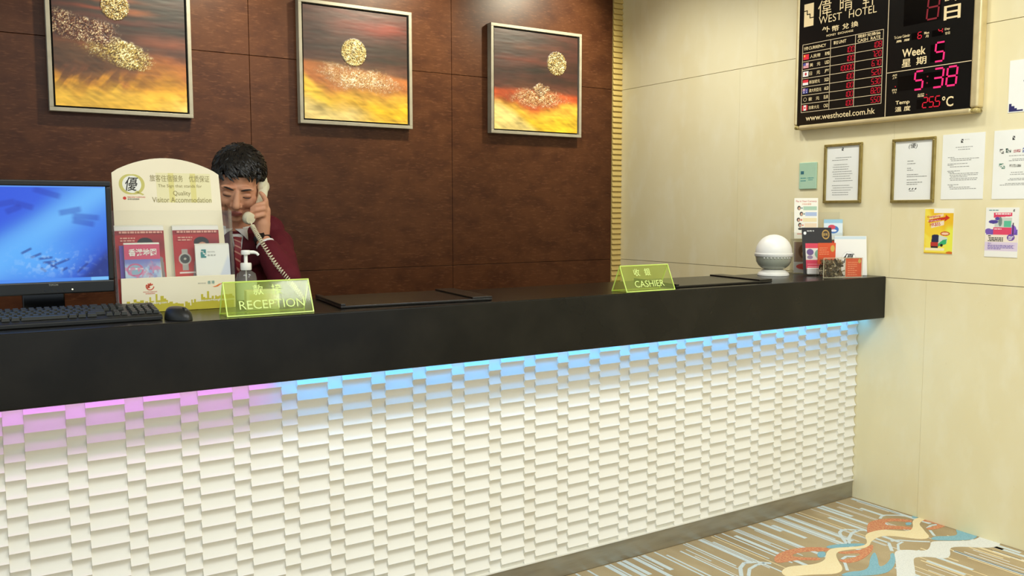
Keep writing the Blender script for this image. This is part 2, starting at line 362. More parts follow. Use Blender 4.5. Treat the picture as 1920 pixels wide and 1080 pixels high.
# right wall: stone slabs
wr = MB().box(.014, .1, -5.5, D+.012, 0, CEIL).build('wall_right', 'joint', kind='structure', label='cream limestone wall at the end of the counter')
for j, seams in enumerate(([-5.5, -3.05, -2.1, -1.15, -.2, .75, D], [-5.5, -2.863, -1.913, -.963, -.013, .937, D], [-5.5, -2.98, -2.03, -1.08, -.13, .82, 1.77, D])):
    for a, b in zip(seams, seams[1:]):
        g = .0013; gv = .0004
        MB().box(0, .018, a+gv, b-gv, zs[j]+g, zs[j+1]-g).build('stone_panel', 'stone', wr)
# ridged strip in the corner
tr = MB().box(-.0745, -.0005, D+.004, D+.05, .6, CEIL).build('trim_1', 'ridge', kind='structure', label='ridged golden trim strip in the corner of the two walls')
rib = MB(); pz = .0341
prof = [(D+.006, 0), (D-.012, .004), (D-.013, .007), (D-.004, pz-.001), (D+.006, pz-.001)]
n = len(prof)
rib.add([(-.0745, y, z) for y, z in prof]+[(-.0005, y, z) for y, z in prof], [tuple(range(n)), tuple(range(n, 2*n))[::-1]]+[(i, n+i, n+(i+1) % n, (i+1) % n) for i in range(n)])
rme = rib.mesh('ridge'); k = 0; z = .95
while z < CEIL-.04:
    child('ridge', rme, 'ridge', tr, Tr(0, 0, z)); z += pz

# carpet print: woven stripes and swirls
r = random.Random(5)
bands = [MB(), MB(), MB()]
x = -4.6
while x < -.02:
    for k in range(r.choice((2, 2, 3))):
        wd = r.choice((.004, .006, .009, .02)); y1 = KY-.005-r.choice((0, 0, 0, .05, .12)); y0 = y1-r.uniform(.12, .5)
        bands[0 if wd > .005 else r.choice((1, 2))].box(x, x+wd, y0, y1, 0, .0006); x += wd+r.choice((.005, .008, .013))
    x += r.uniform(.02, .06)
for q in range(110):
    x = r.uniform(-4.4, -.03); y1 = r.uniform(-3.2, -.42); wd = r.choice((.004, .006, .009, .02)); L = r.uniform(.15, .55)
    bands[0 if wd > .008 else r.choice((1, 2))].box(x, x+wd, y1-L, y1, 0, .0005)
for q in range(26):
    x = r.uniform(-.62, -.03); y1 = r.uniform(-.62, -.4); wd = r.choice((.004, .005, .006, .018)); bands[0 if wd > .01 else r.choice((1, 2))].box(x, x+wd, y1-r.uniform(.15, .4), y1, 0, .0006)
bands[0].box(-.035, -.012, -.28, .13, 0, .0006)
for b_, m_ in zip(bands, ('c_pale', 'c_white', 'c_cream')): b_.build('woven_stripes', m_, fl)
c3 = lambda X, Y: tuple(at(1540+X/4.908, 860+Y/4.908, 2, 0))[:2]
c7 = lambda X, Y: tuple(at(1180+X/2.595, 880+Y/2.595, 2, 0))[:2]
def smooth_poly(pts, it=2):
    for _ in range(it):
        o = []
        for i in range(len(pts)):
            a = pts[i]; b = pts[(i+1) % len(pts)]
            o += [(a[0]*.75+b[0]*.25, a[1]*.75+b[1]*.25), (a[0]*.25+b[0]*.75, a[1]*.25+b[1]*.75)]
        pts = o
    return pts
def swirl(lst, m, z):
    mb = MB()
    for f, pts in lst: mb.prism(smooth_poly([f(*p) for p in pts]), 0, z)
    mb.build('woven_swirl', m, fl)
swirl([(c3, [(420, 640), (430, 590), (500, 565), (620, 550), (760, 555), (840, 570), (830, 590), (760, 580), (640, 575), (580, 590), (600, 615), (700, 620), (840, 630), (840, 655), (700, 650), (600, 650), (500, 670), (420, 690)]),
       (c3, [(130, 860), (300, 850), (400, 830), (440, 800), (480, 790), (475, 840), (430, 890), (370, 930), (290, 960), (200, 960), (150, 930), (220, 930), (320, 905), (370, 880), (330, 870), (200, 880)]),
       (c3, [(960, 545), (1020, 555), (1110, 590), (1160, 600), (1140, 625), (1060, 650), (980, 655), (960, 640), (1030, 625), (1080, 610), (1010, 590), (920, 575)]),
       (c7, [(700, 440), (720, 410), (800, 385), (900, 378), (980, 385), (970, 400), (880, 398), (800, 410), (790, 425), (860, 430), (930, 430), (930, 445), (820, 440), (720, 460)])], 'c_orange', .0009)
swirl([(c3, [(1230, 640), (1300, 650), (1320, 690), (1380, 670), (1440, 690), (1430, 730), (1360, 750), (1200, 755), (1000, 750), (1030, 715), (1180, 715), (1260, 705)]),
       (c3, [(490, 850), (520, 920), (530, 1000), (590, 980), (640, 920), (630, 880), (670, 865), (685, 940), (660, 1010), (590, 1060), (400, 1080), (150, 1080), (260, 1040), (380, 1035), (440, 1000), (445, 920)]),
       (c3, [(40, 805), (180, 785), (400, 780), (400, 800), (250, 812), (60, 830)]), (c3, [(830, 530), (880, 512), (915, 525), (880, 550), (840, 550)]), (c3, [(770, 590), (830, 585), (830, 610), (780, 615)]),
       (c7, [(915, 402), (955, 400), (955, 428), (915, 430)])], 'c_blue', .0011)
swirl([(c3, [(1470, 710), (1560, 735), (1650, 770), (1640, 800), (1580, 820), (1450, 820), (1300, 810), (1200, 815), (1180, 840), (1190, 880), (1170, 915), (1100, 920), (1000, 905), (900, 905), (850, 915), (850, 960), (860, 1010), (880, 1200), (700, 1200), (690, 1000), (680, 920), (670, 870), (700, 845), (800, 840), (900, 850), (980, 845), (1005, 800), (1005, 765), (1100, 760), (1250, 760), (1380, 755), (1440, 735)])], 'c_white', .0013)
swirl([(c3, [(940, 540), (970, 555), (915, 580), (900, 610), (930, 640), (960, 680), (1000, 720), (960, 742), (880, 740), (760, 725), (640, 710), (560, 715), (510, 730), (460, 760), (445, 800), (400, 825), (300, 835), (200, 845), (140, 865), (135, 900), (165, 960), (195, 1000), (190, 1040), (120, 1065), (-100, 1068), (-270, 1085), (-330, 1085), (-375, 1050), (-330, 1000), (-200, 985), (-60, 975), (30, 940), (40, 900), (45, 870), (75, 835), (150, 820), (300, 815), (400, 800), (425, 770), (400, 720), (420, 690), (480, 670), (560, 655), (640, 660), (760, 670), (830, 660), (845, 620), (835, 580), (870, 550)])], 'c_cream', .0015)
rb = MB()
for f, pts, wd in [(c3, [(540, 552), (555, 530), (590, 520), (700, 522), (830, 535)], .012), (c3, [(235, 785), (185, 720), (168, 680), (190, 658), (240, 652), (320, 658), (400, 660)], .014), (c3, [(255, 785), (255, 730), (280, 685), (340, 662)], .014),
                   (c3, [(500, 735), (620, 775), (650, 850)], .014), (c3, [(640, 760), (700, 750), (850, 760), (1000, 765)], .012), (c3, [(710, 845), (705, 790), (750, 765)], .01), (c3, [(580, 590), (605, 610), (600, 625)], .012),
                   (c3, [(975, 640), (1010, 615), (1075, 605)], .012), (c3, [(1000, 660), (1040, 710)], .012), (c7, [(545, 519), (540, 480), (560, 455), (620, 452), (690, 458)], .016), (c7, [(580, 519), (585, 485), (620, 465), (660, 458)], .014), (c3, [(190, 925), (230, 900), (320, 900)], .012), (c3, [(240, 1030), (220, 970), (200, 930)], .012)]:
    P = [Vector((*f(*p), .0007)) for p in pts]
    for a, b in zip(P, P[1:]): strip(rb, a.x, a.y, b.x, b.y, wd, 0, .0008)
rb.build('woven_tendril', 'c_pale', fl)

# ================================================================== reception counter
cb = empty('reception_counter', (0, 0, 0), label='reception counter base with white scalloped relief front and steel kick plate', cat='counter')
MB().box(-4.7, -.002, KY+.012, REAR-.03, .0, ZB-.001).build('carcass', 'plaster', cb)
MB().box(-4.7, -.002, KY, KY+.011, .001, .0864).build('kick_plate', 'steel', cb, bevel=.002, label='brushed steel kick plate')
rp = MB().box(-4.7, -.002, KY+.006, KY+.0115, .0866, ZB-.0005).build('relief_panel', 'plaster', cb)
MB().box(-4.7, -.002, KY-.006, KY+.0115, .0866, .0915).build('base_rail', 'plaster', cb)
def tile_mesh(w_, h_, za=0, zb=None, dm=.012, ns=14):
    """one wave-shaped tile: curves in under the crest above, then flares out to its own crest; za..zb is the part that is not cut off"""
    zb = h_ if zb is None else zb
    P = [(.004, zb)]
    for k in range(ns+1):
        z = zb+(za-zb)*k/ns; t = min(1, max(0, 1-z/h_))
        P.append((-dm*((1-t/.42)**1.6*.9 if t < .42 else ((t-.42)/.58)**1.7)-.0008, z))
    P.append((.004, za))
    n = len(P); g = .0003
    return MB().add([(g, y, z) for y, z in P]+[(w_-g, y, z) for y, z in P], [tuple(range(n))[::-1], tuple(range(n, 2*n))]+[(i, n+i, n+(i+1) % n, (i+1) % n)[::-1] for i in range(n)])
PW, WW, HP = .15, .101, .05
cells = []
k0 = -9
for k in range(0, 33):
    xw = -3.5408+PW*1.003*(k-7)      # wide column starts
    for (xa, wid, ph) in ((xw, WW, .012), (xw+WW, PW*1.003-WW, .037)):
        if xa < -4.68 or xa > -.012: continue
        wid = min(wid, -.003-xa); z = ph
        while z < ZB-.004:
            z0 = max(z, .0917); z1 = min(z+HP, ZB-.0005)
            if z1-z0 > .008: cells.append((xa, wid, z, z0, z1))
            z += HP
shared = {}
def px(p):
    d = Vector(p)-CAM; q = d.dot(FWD); return 960+FPX*d.dot(RGT)/q, 540-FPX*d.dot(UPV)/q, q
full = []; rest = MB()
for c in cells:
    u, v, q = px((c[0]+c[1]/2, KY, (c[3]+c[4])/2))
    vis = -30 < u < 1950 and v < 1095
    fullh = abs(c[4]-c[3]-HP) < 1e-6
    full.append((vis and fullh, c[1]/q/q, c))
full.sort(key=lambda t: (not t[0], -t[1]))
for i, (okk, _, (xa, wid, z, z0, z1)) in enumerate(full):
    if okk and i < 300:
        key = round(wid, 4)
        if key not in shared:
            shared[key] = tile_mesh(wid, HP).mesh('relief_tile'); shared[key].polygons.foreach_set('use_smooth', [True]*len(shared[key].polygons)); shared[key].set_sharp_from_angle(angle=math.radians(35))
        child('relief_tile', shared[key], 'plaster', rp, Tr(xa, KY+.0065, z))
    else:
        tm = tile_mesh(wid, HP, z0-z, z1-z)
        vs = [(p[0]+xa, p[1]+KY+.0065, p[2]+z) for p in tm.v]
        rest.add(vs, tm.f)
rest.build('relief_tile', 'plaster', rp, smooth=35, kind='stuff', label='remaining white scalloped relief tiles')
ct = MB().box(-4.75, -.0015, 0, REAR, ZB, CT).build('countertop', 'stonetop', bevel=.005, seg=3, label='long thick black stone countertop of the reception desk', cat='countertop')
# colour-changing strip lights fixed under the slab
def led_strip(x0, x1, col, e, label):
    o = empty('led_strip', ((x0+x1)/2, .112, ZB-.001), label=label, cat='light', group='strip lights under the countertop')
    L = x1-x0
    MB().box(-L/2, L/2, -.012, .012, -.006, 0).build('channel', 'whiteplastic', o)
    lm = mat('led_diffuser', col, .5, emit=col, estr=e)
    MB().box(-L/2+.003, L/2-.003, -.009, .009, -.0085, -.006).build('diffuser', lm, o)
led_strip(-4.6, -2.86, S(222, 130, 255), 5.5, 'pink strip light under the left half of the countertop')
led_strip(-2.85, -.012, S(60, 170, 255), 11, 'blue strip light under the right half of the countertop')

# ================================================================== paintings
def painting(name, label, x0, x1, z0, z1, fn, seed):
    W, H = x1-x0, z1-z0; dp = .045; t = .0175
    p = empty(name, Mx=Tr(x0, D, z0) @ FRONT, label=label, cat='painting', group='abstract paintings on the wood wall')
    f = MB()
    for (a, b, c, d) in ((0, W, 0, t), (0, W, H-t, H), (0, t, t, H-t), (W-t, W, t, H-t)): f.box(a, b, c, d, .002, dp)
    f.build('frame', 'silver', p, bevel=.0015)
    MB().box(t, W-t, t, H-t, .002, .016).build('backing', 'slotblack', p)
    g = .0085; w2, h2 = W-2*t-2*g, H-2*t-2*g
    pic = Pic(w2, h2, .0034, (60, 40, 30)); fn(pic, seed)
    a_ = .5; u_ = pic.X*math.cos(a_)-pic.Y*math.sin(a_); v_ = pic.X*math.sin(a_)+pic.Y*math.cos(a_)
    brush = .5*fbm(pic.X*7, pic.Y*46, seed+20, 3)+.5*np.where(pic.Y > .45, .5, fbm(u_*9, v_*44, seed+25, 3)); lo = fbm(pic.X*6, pic.Y*9, seed+30, 3)
    pic.c *= (np.clip(.05+1.1*brush+.62*lo, .3, 1.2)*(.94-.4*sm(pic.Y, .40, .62)))[..., None]*np.array((.9, .80, .78))
    pic.z += brush*.0012
    MB().box(0, w2, 0, h2, .014, .034).build('stretcher', 'slotblack', p, Mx=Tr(t+g, t+g, 0))
    glit(pic)
    pic.build('canvas', p, 'canvas', Tr(t+g, t+g, .0345))
QUE = []
def glit(pic):
    for a in QUE: gl_now(*a)
    QUE.clear()
def gl(pic, mask, seed, hi=.004, cols=((44, 30, 14), (120, 92, 42), (196, 166, 96), (255, 246, 206))): QUE.append((pic, mask, seed, hi, cols))
def gl_now(pic, mask, seed, hi, cols):
    """thick glittering impasto: raised flecks"""
    r = np.random.default_rng(seed); n = r.random(pic.X.shape)
    n = .62*n+.38*fbm(pic.X*38, pic.Y*38, seed % 50, 2)
    n = np.clip((n-.22)/.6, 0, 1)**1.35
    q = np.clip(n*3.0, 0, 2.999); i = q.astype(int); f = (q-i)[..., None]; C = np.array([S(*c) for c in cols]); col = C[i]*(1-f)+C[i+1]*f  # gold flecks with glints and crevice shade put into their colour
    edge = np.clip(mask*1.5-.5*vnoise(pic.X*60, pic.Y*60, seed+3), 0, 1)
    m = edge[..., None]; pic.c += (col-pic.c)*m; pic.z += n*hi*m[..., 0]
def sm(x, a, b): t = np.clip((x-a)/(b-a), 0, 1); return t*t*(3-2*t)
def sky(pic, s, top, mid, bands):
    n = fbm(pic.X*3, pic.Y*14, s); pic.mix(np.ones_like(n), mid); pic.mix(sm(n, .45, .62), top)
    for (y, wd, col, a, xc, xw) in bands:
        e = fbm(pic.X*4, pic.Y*10, s+11)-.5; pic.mix(a*np.exp(-((pic.Y-y+e*.06)/wd)**2)*np.exp(-((pic.X-xc)/xw)**2), col)
def p_left(pic, s):
    X, Y = pic.X, pic.Y
    sky(pic, s, (56, 44, 34), (72, 48, 38), [(.78, .018, (160, 72, 40), .8, .35, .3), (.70, .03, (120, 60, 44), .7, .5, .5), (.86, .02, (176, 96, 48), .8, .35, .3), (.78, .02, (190, 110, 50), .7, .62, .12), (.55, .05, (150, 84, 56), .8, .85, .3)])
    n = fbm(X*5, Y*5, s+3); h = .52-.12*(X-.5)+(n-.5)*.1
    g = sm(h-Y, -.02, .12); pic.mix(g, (150, 84, 44)); pic.mix(sm(h-Y, .02, .4)*sm(X+n*.3, .5, 1.15), (240, 182, 50))
    pic.mix(sm(.32-Y+(n-.5)*.3, 0, .22), (226, 168, 44)); pic.mix(sm(.18-Y+(n-.5)*.2, 0, .12)*.9, (246, 204, 70)); pic.mix(sm(X-Y*.8+(n-.5)*.4, .75, 1.1), (250, 226, 130))
    n2 = fbm(X*7+Y*3, Y*5, s+9); pic.mix(.75*np.exp(-((Y-.33+X*.0)/.1)**2)*sm(n2, .4, .62)*sm(.8-X, 0, .3), (96, 66, 40))
    pic.mix(.6*sm(n2, .52, .7)*sm(.4-Y, 0, .2)*sm(Y, .08, .2), (172, 96, 60))
    ridge = np.exp(-((Y-(.555-.2*X+(n-.5)*.1))/(.13+.09*(n-.3)))**2)*sm(.95-X, 0, .4)
    pic.mix(.75*sm(np.exp(-((Y-(.44-.14*X+(n2-.5)*.1))/.09)**2), .2, .9)*sm(.8-X, 0, .4), (84, 62, 36))
    u2 = X*.8-Y*.6; v2 = X*.6+Y*.8; st_ = sm(fbm(u2*14, v2*5, s+14), .42, .6)
    pic.mix(.85*st_*sm(Y, .08, .25)*sm(.5-Y, 0, .12)*sm(.85-X, 0, .5), (98, 64, 36)); pic.mix(.6*sm(np.exp(-((Y-.36)/.12)**2), .1, .9)*sm(.6-X, 0, .5), (72, 52, 34))
    gl(pic, sm(ridge*(.5+1.0*fbm(X*8, Y*12, s+8)), .3, 1.0)*sm(X, .08, .5), s+1, cols=((58, 40, 16), (128, 98, 40), (196, 168, 84), (255, 246, 200)))
    left = sm(np.exp(-((Y-(.64-.18*X))/.12)**2)*(.5+1.0*fbm(X*9, Y*12, s+6)), .3, .95)*sm(.55-X, 0, .2); gl(pic, left, s+2, cols=((44, 18, 12), (84, 40, 26), (118, 74, 46), (220, 196, 160)))
    d = np.hypot((X-.46)*pic.W, (Y-.80)*pic.H); gl(pic, sm(.062-d, 0, .006), s+5, .007)
def p_mid(pic, s):
    X, Y = pic.X, pic.Y
    sky(pic, s, (84, 56, 46), (98, 62, 50), [(.86, .075, (168, 66, 46), .9, .72, .4), (.66, .06, (70, 58, 48), .8, .75, .5), (.56, .03, (60, 54, 44), .8, .8, .4), (.5, .02, (112, 96, 44), .8, .2, .15), (.97, .03, (150, 72, 58), .6, .4, .4)])
    n = fbm(X*5, Y*5, s+3); h = .485-.1*(X-.5)+(n-.5)*.05
    pic.mix(sm(h-Y, -.01, .05), (196, 118, 52)); pic.mix(sm(.34-Y+(n-.5)*.16, 0, .16), (240, 196, 62)); pic.mix(sm(.44-Y-X*.9, 0, .1), (250, 214, 70))
    pic.mix(.85*sm(.24-Y+(n-.5)*.14-X*.16, 0, .14), (252, 236, 160)); pic.mix(.8*sm(.2-Y+(n-.5)*.1, 0, .1)*sm(X, .4, .7), (250, 204, 30))
    m = np.exp(-((Y-(.415-.06*X+(n-.5)*.12))/.12)**2)*np.exp(-((X-.52)/.42)**2)
    pic.mix(.75*m, (160, 122, 84)); gl(pic, sm(m*(.7+.6*fbm(X*10, Y*16, s+8)), .12, 1.0)*.8, s+1, cols=((150, 96, 44), (196, 150, 96), (220, 190, 140), (255, 246, 226)))
    d = np.hypot((X-.47)*pic.W, (Y-.62)*pic.H); gl(pic, sm(.072-d, 0, .005), s+5, .008, ((112, 86, 36), (190, 160, 90), (232, 214, 150), (255, 250, 224)))
def p_right(pic, s):
    X, Y = pic.X, pic.Y
    sky(pic, s, (84, 50, 36), (96, 54, 42), [(.72, .03, (150, 70, 48), .7, .35, .3), (.62, .04, (54, 44, 34), .9, .5, .25), (.52, .04, (62, 44, 34), .8, .75, .3), (.85, .02, (132, 76, 46), .6, .4, .3), (.93, .03, (60, 42, 32), .8, .35, .3)])
    n = fbm(X*5, Y*5, s+3); h = .42-.02*X+(n-.5)*.05
    pic.mix(sm(h-Y, -.02, .04), (206, 84, 32)); pic.mix(sm(h-.06-Y+(n-.5)*.12-.1*np.exp(-((X-.5)/.3)**2), 0, .1), (246, 196, 66)); pic.mix(sm(.2-Y+(n-.5)*.16, 0, .12), (252, 214, 50)); pic.mix(.85*sm(.36-Y-X*.6+(n-.5)*.1, 0, .12), (254, 240, 160))
    m = np.exp(-((Y-(.33+(n-.5)*.1))/.095)**2)*np.exp(-((X-.52)/.4)**2); pic.mix(.8*m, (150, 96, 60))
    gl(pic, sm(m*(.7+.6*fbm(X*10, Y*16, s+8)), .15, 1.0)*.85, s+1, cols=((110, 60, 28), (168, 108, 60), (206, 164, 110), (255, 236, 200)))
    pk = sm(.085-np.abs(X-.53)*.62-np.abs(Y-.435)*.9+(fbm(X*9, Y*9, s+7)-.5)*.09, 0, .03); gl(pic, pk*.9, s+2, cols=((70, 44, 28), (130, 90, 58), (180, 140, 96), (240, 220, 180)))
    d = np.hypot((X-.74)*pic.W, (Y-.71)*pic.H); gl(pic, sm(.073-d, 0, .006), s+5, .008)
painting('abstract_painting', 'square abstract painting with speckled gold disc above diagonal gold ridge, nearest the computer monitor', -3.292, -2.678, 1.852, 2.478, p_left, 21)
painting('abstract_painting', 'square abstract painting with pale gold disc resting on a gold hill, middle of three', -2.15, -1.514, 1.858, 2.486, p_mid, 41)
painting('abstract_painting', 'square abstract painting with gold disc at upper right over small peak, nearest the cream wall', -1.008, -.354, 1.862, 2.492, p_right, 62)

# ================================================================== things on the right wall
def wl(u, v, x=0.0): p = at(u, v, 0, x); return -p.y, p.z            # wall coordinates (a to the right, b up)
BX = -.048
A0, B0 = wl(1487.5, 244.5, BX); A1, _ = wl(1833, 205, BX); Wb, Hb = A1-A0, .80
bd = empty('exchange_rate_board', Mx=Tr(0, -A0, B0) @ RWALL, label='black electronic money exchange rate and clock board in gold frame on cream wall', cat='display board')
fw = .03; fb_ = .022
fb = MB()
for (a, b, c, d) in ((fw, Wb-fw, 0, fb_), (fw, Wb-fw, Hb-fw, Hb), (0, fw*.6, fb_, Hb-fw), (Wb-fw*1.2, Wb, fb_, Hb-fw)): fb.box(a, b, c, d, .002, .05)
fb.build('frame', 'goldalu', bd, bevel=.012, seg=4)
for (a, c) in ((0, 0), (Wb-fw*1.2, 0), (0, Hb-fw), (Wb-fw*1.2, Hb-fw)):
    MB().box(a+.0, a+fw*(1.2 if a else .9), c+.001, c+(fw if c else fb_), .003, .049).build('corner_cap', 'corner', bd, bevel=.012, seg=4)
MB().box(fw*.6+.0005, Wb-fw*1.2-.0005, fb_, Hb-fw, .004, .044).build('face_panel', 'boardblack', bd)
ZF = .0445
FX = -.0445
L4 = lambda X, Y: (lambda p: (p[0]-A0, p[1]-B0))(wl(1480+X/4.32, Y/4.32, FX))
L5 = lambda X, Y: (lambda p: (p[0]-A0, p[1]-B0))(wl(1650+X/4.32, Y/4.32, FX))
def LT(body, f, X0, Y0, X1, hpx, m='goldprint', **kw):
    """lettering with its lower left at crop point (X0, Y0), right end at X1, height hpx crop pixels"""
    a, b = f(X0, Y0); a1, _ = f(X1, Y0); _, b1 = f(X0, Y0-hpx); T(body, bd, a, b, a1-a, b1-b, m, ZF, **kw)
lg = empty  # logo: gold rectangle cut by a black stair line
a0, b0 = L4(119, 222); a1, b1 = L4(200, 30); b1 = L4(119, 40)[1]
lw, lh = a1-a0, b1-b0
mb = MB()
st = [(0, .70), (.32, .70), (.32, .53), (.62, .53), (.62, .36), (1, .36)]
g = .022
mb.prism([(a0, b1), (a1, b1)]+[(a0+x*lw+.003*(0 < x < 1), b0+(y+g)*lh) for x, y in st[::-1]], ZF, ZF+.001)
mb.prism([(a0, b0), (a1, b0)]+[(a0+x*lw-.003*(0 < x < 1), b0+(y-g)*lh) for x, y in st[::-1]], ZF, ZF+.001)
mb.build('logo', 'goldprint', bd)
_, bb = L4(285, 128); hh = L4(232, 10)[1]-L4(232, 137)[1]
for ch, X0, X1 in (('偉', 232, 340), ('晴', 408, 512), ('軒', 592, 698)):
    a, _ = L4(X0, 100); a2, _ = L4(X1, 100); T(ch, bd, a, bb, a2-a, hh, 'goldprint', ZF, bold=-.002)
LT('WEST', L4, 238, 198, 422, 60, bold=-.004); LT('HOTEL', L4, 482, 147, 706, 60, bold=-.004)
for ch, X0, X1, Y0 in (('外', 264, 328, 268), ('幣', 345, 402, 257), ('兌', 428, 482, 240), ('換', 500, 558, 224)): LT(ch, L4, X0, Y0, X1, 46, bold=.012)
LT('MONEY  EXCHANGE', L4, 300, 299, 516, 17, bold=.006)
tl, tb = L4(95, 913); tr_, _ = L4(742, 850); tt = L4(98, 368)[1]; c1, _ = L4(328, 600); c2, _ = L4(527, 600)
ln = MB()
for k in range(9): yb = tb+(tt-tb)*k/8; ln.box(tl, tr_, yb-.0011, yb+.0011, ZF-.0003, ZF+.0004)
for xx in (tl, c1, c2, tr_): ln.box(xx-.0011, xx+.0011, tb, tt, ZF-.0003, ZF+.0004)
dv, _ = L4(790, 500); hy = L5(62, 592)[1]; rr_ = Wb-fw*1.2
ln.box(dv-.0015, dv+.0015, fb_, Hb-fw, ZF-.0003, ZF+.0005); ln.box(dv, rr_-.001, hy-.0015, hy+.0015, ZF-.0003, ZF+.0005)
ln.build('grid_lines', 'creamline', bd)
rh = (tt-tb)/8
rowy = lambda k: tt-rh*(k+1)
T('外幣', bd, tl+.008, rowy(0)+rh*.3, .024, rh*.42, 'goldprint', ZF, bold=.01); T('CURRENCY', bd, tl+.036, rowy(0)+rh*.32, (c1-tl)*.62, rh*.36, 'goldprint', ZF, bold=.01)
T('單位', bd, c1+.016, rowy(0)+rh*.34, .026, rh*.42, 'goldprint', ZF, bold=.01); T('UNIT', bd, c1+.046, rowy(0)+rh*.36, .042, rh*.36, 'goldprint', ZF, bold=.01)
T('現鈔兌換價', bd, c2+.012, rowy(0)+rh*.55, (tr_-c2)*.82, rh*.36, 'goldprint', ZF, bold=.01); T('CASH  RATE', bd, c2+.012, rowy(0)+rh*.1, (tr_-c2)*.82, rh*.34, 'goldprint', ZF, bold=.01)
rows = [('人民幣', 'RMB', '1.00', '1.08'), ('美　元', 'USD', '1.00', '7.20'), ('日　元', 'JPY', '100.00', '6.70'), ('新加坡元', 'SGD', '1.00', '5.20'), ('澳大利亞元', 'AUD', '1.00', '5.30'), ('歐　元', 'EUR', '1.00', '8.20'), ('加拿大元', 'CAD', '1.00', '5.50')]
fwid, fhgt = .033, rh*.62
def flag(k, pic): pic.build('flag', bd, 'print', Tr(tl+.006, rowy(k)+rh*.2, ZF+.0004))
def mk(bg): return Pic(fwid, fhgt, .0016, bg)
q = mk((226, 40, 56)); q.ell(.2, .72, .13, .18, (246, 200, 60)); flag(1, q)
q = mk((240, 226, 226))
for i in range(7): q.rect(0, i/6.6, 1, i/6.6+.08, (206, 70, 84))
q.rect(0, .48, .45, 1, (84, 82, 150)); flag(2, q)
q = mk((246, 240, 232)); q.ell(.5, .5, .2, .28, (190, 40, 50)); flag(3, q)
q = mk((246, 240, 232)); q.rect(0, .5, 1, 1, (222, 44, 56)); flag(4, q)
q = mk((52, 54, 128)); q.rect(0, .5, .5, 1, (150, 120, 160)); q.rect(.2, .5, .28, 1, (235, 225, 230)); q.rect(0, .7, .5, .8, (220, 80, 90)); q.ell(.25, .22, .1, .14, (240, 236, 236)); q.ell(.75, .65, .07, .1, (240, 236, 236)); q.ell(.75, .25, .07, .1, (240, 236, 236)); flag(5, q)
ring = MB(); th = [2*math.pi*i/24 for i in range(25)]; ex, ey = tl+.022, rowy(6)+rh*.5
for i in range(24): strip(ring, ex+.009*math.cos(th[i]), ey+.009*math.sin(th[i]), ex+.009*math.cos(th[i+1]), ey+.009*math.sin(th[i+1]), .0014, ZF-.0002, ZF+.0005)
ring.build('star_ring', 'creamline', bd)
q = mk((246, 240, 232)); q.rect(0, 0, .25, 1, (214, 40, 50)); q.rect(.75, 0, 1, 1, (214, 40, 50)); q.ell(.5, .5, .13, .24, (206, 50, 56)); flag(7, q)
for k, (zh, code, un, rate) in enumerate(rows, 1):
    T(zh, bd, tl+.045, rowy(k)+rh*.28, (c1-tl)*(.38 if len(zh) < 5 else .44), rh*.42, 'goldprint', ZF, bold=.006); T(code, bd, c1-.031, rowy(k)+rh*.3, .026, rh*.4, 'goldprint', ZF, bold=.01)
    e = empty  # digits
    for (s_, xr) in ((un, c2-.004), (rate, tr_-.006)):
        o = number(s_, bd, xr, rowy(k)+rh*.2, .0115, rh*.6, .0021, 'ledred', .0172); o.location.z = ZF
LT('www.westhotel.com.hk', L4, 132, 980, 690, 44, bold=.006)
# clock half
def win(X0, Y0, X1, Y1, m='ledwin'):
    a, b = L5(X0, Y1); a1, b1 = L5(X1, Y0); MB().box(a, a1, b, b1, ZF-.0004, ZF+.0002).build('led_window', m, bd)
def num(s_, X0, Y0, X1, hpx, m, t=.005):
    a, b = L5(X0, Y0); a1, _ = L5(X1, Y0); b1 = L5(X0, Y0-hpx)[1]; mb = MB()
    n = len(s_); p = (a1-a)/n
    for i, ch in enumerate(s_): digit(mb, ch, a+i*p+p*.12, b, p*.7, b1-b, t)
    o = mb.build('led_number', m, bd); o.location.z = ZF
win(190, -120, 505, 215); num('8', 362, 165, 490, 190, 'leddim', .007)
LT('Day', L5, 525, 22, 640, 45, bold=.02); LT('日', L5, 515, 168, 650, 115, bold=.02)
LT('To Lunar Calendar', L5, 115, 318, 242, 22, bold=.01); LT('農 曆', L5, 130, 348, 240, 18, bold=.01)
win(255, 255, 345, 325); num('6', 300, 315, 342, 50, 'ledred', .0035); LT('Mon', L5, 358, 280, 397, 22, bold=.01); LT('月', L5, 368, 306, 392, 20, bold=.01)
win(420, 232, 515, 300); num('4', 468, 272, 512, 38, 'ledred', .0035); LT('Day', L5, 525, 250, 566, 22, bold=.01); LT('廿日', L5, 527, 282, 565, 22, bold=.01)
LT('Week', L5, 178, 468, 368, 66, bold=.018); LT('星', L5, 174, 548, 248, 64, bold=.01); LT('期', L5, 292, 528, 374, 64, bold=.01)
win(405, 345, 525, 505); num('5', 428, 503, 530, 150, 'ledpink', .007)
win(140, 555, 630, 740); num('5', 262, 730, 356, 145, 'ledpink', .0075); num('38', 412, 712, 632, 148, 'ledpink', .0075)
for (X, Y) in ((386, 620), (382, 672)): a, b = L5(X, Y); MB().box(a-.003, a+.003, b-.003, b+.003, ZF, ZF+.001).build('colon_dot', 'leddim', bd)
LT('AM', L5, 100, 620, 136, 15, bold=.01); LT('上午', L5, 100, 642, 136, 18, bold=.01); LT('PM', L5, 98, 740, 134, 15, bold=.01); LT('下午', L5, 98, 762, 134, 18, bold=.01)
for (X, Y) in ((125, 702), (378, 766)): a, b = L5(X, Y); MB().box(a-.002, a+.002, b-.002, b+.002, ZF, ZF+.001).build('indicator_dot', 'ledred', bd)
LT('ALARM', L5, 305, 772, 356, 12, bold=.01); LT('鬧鐘', L5, 305, 788, 356, 13, bold=.01)
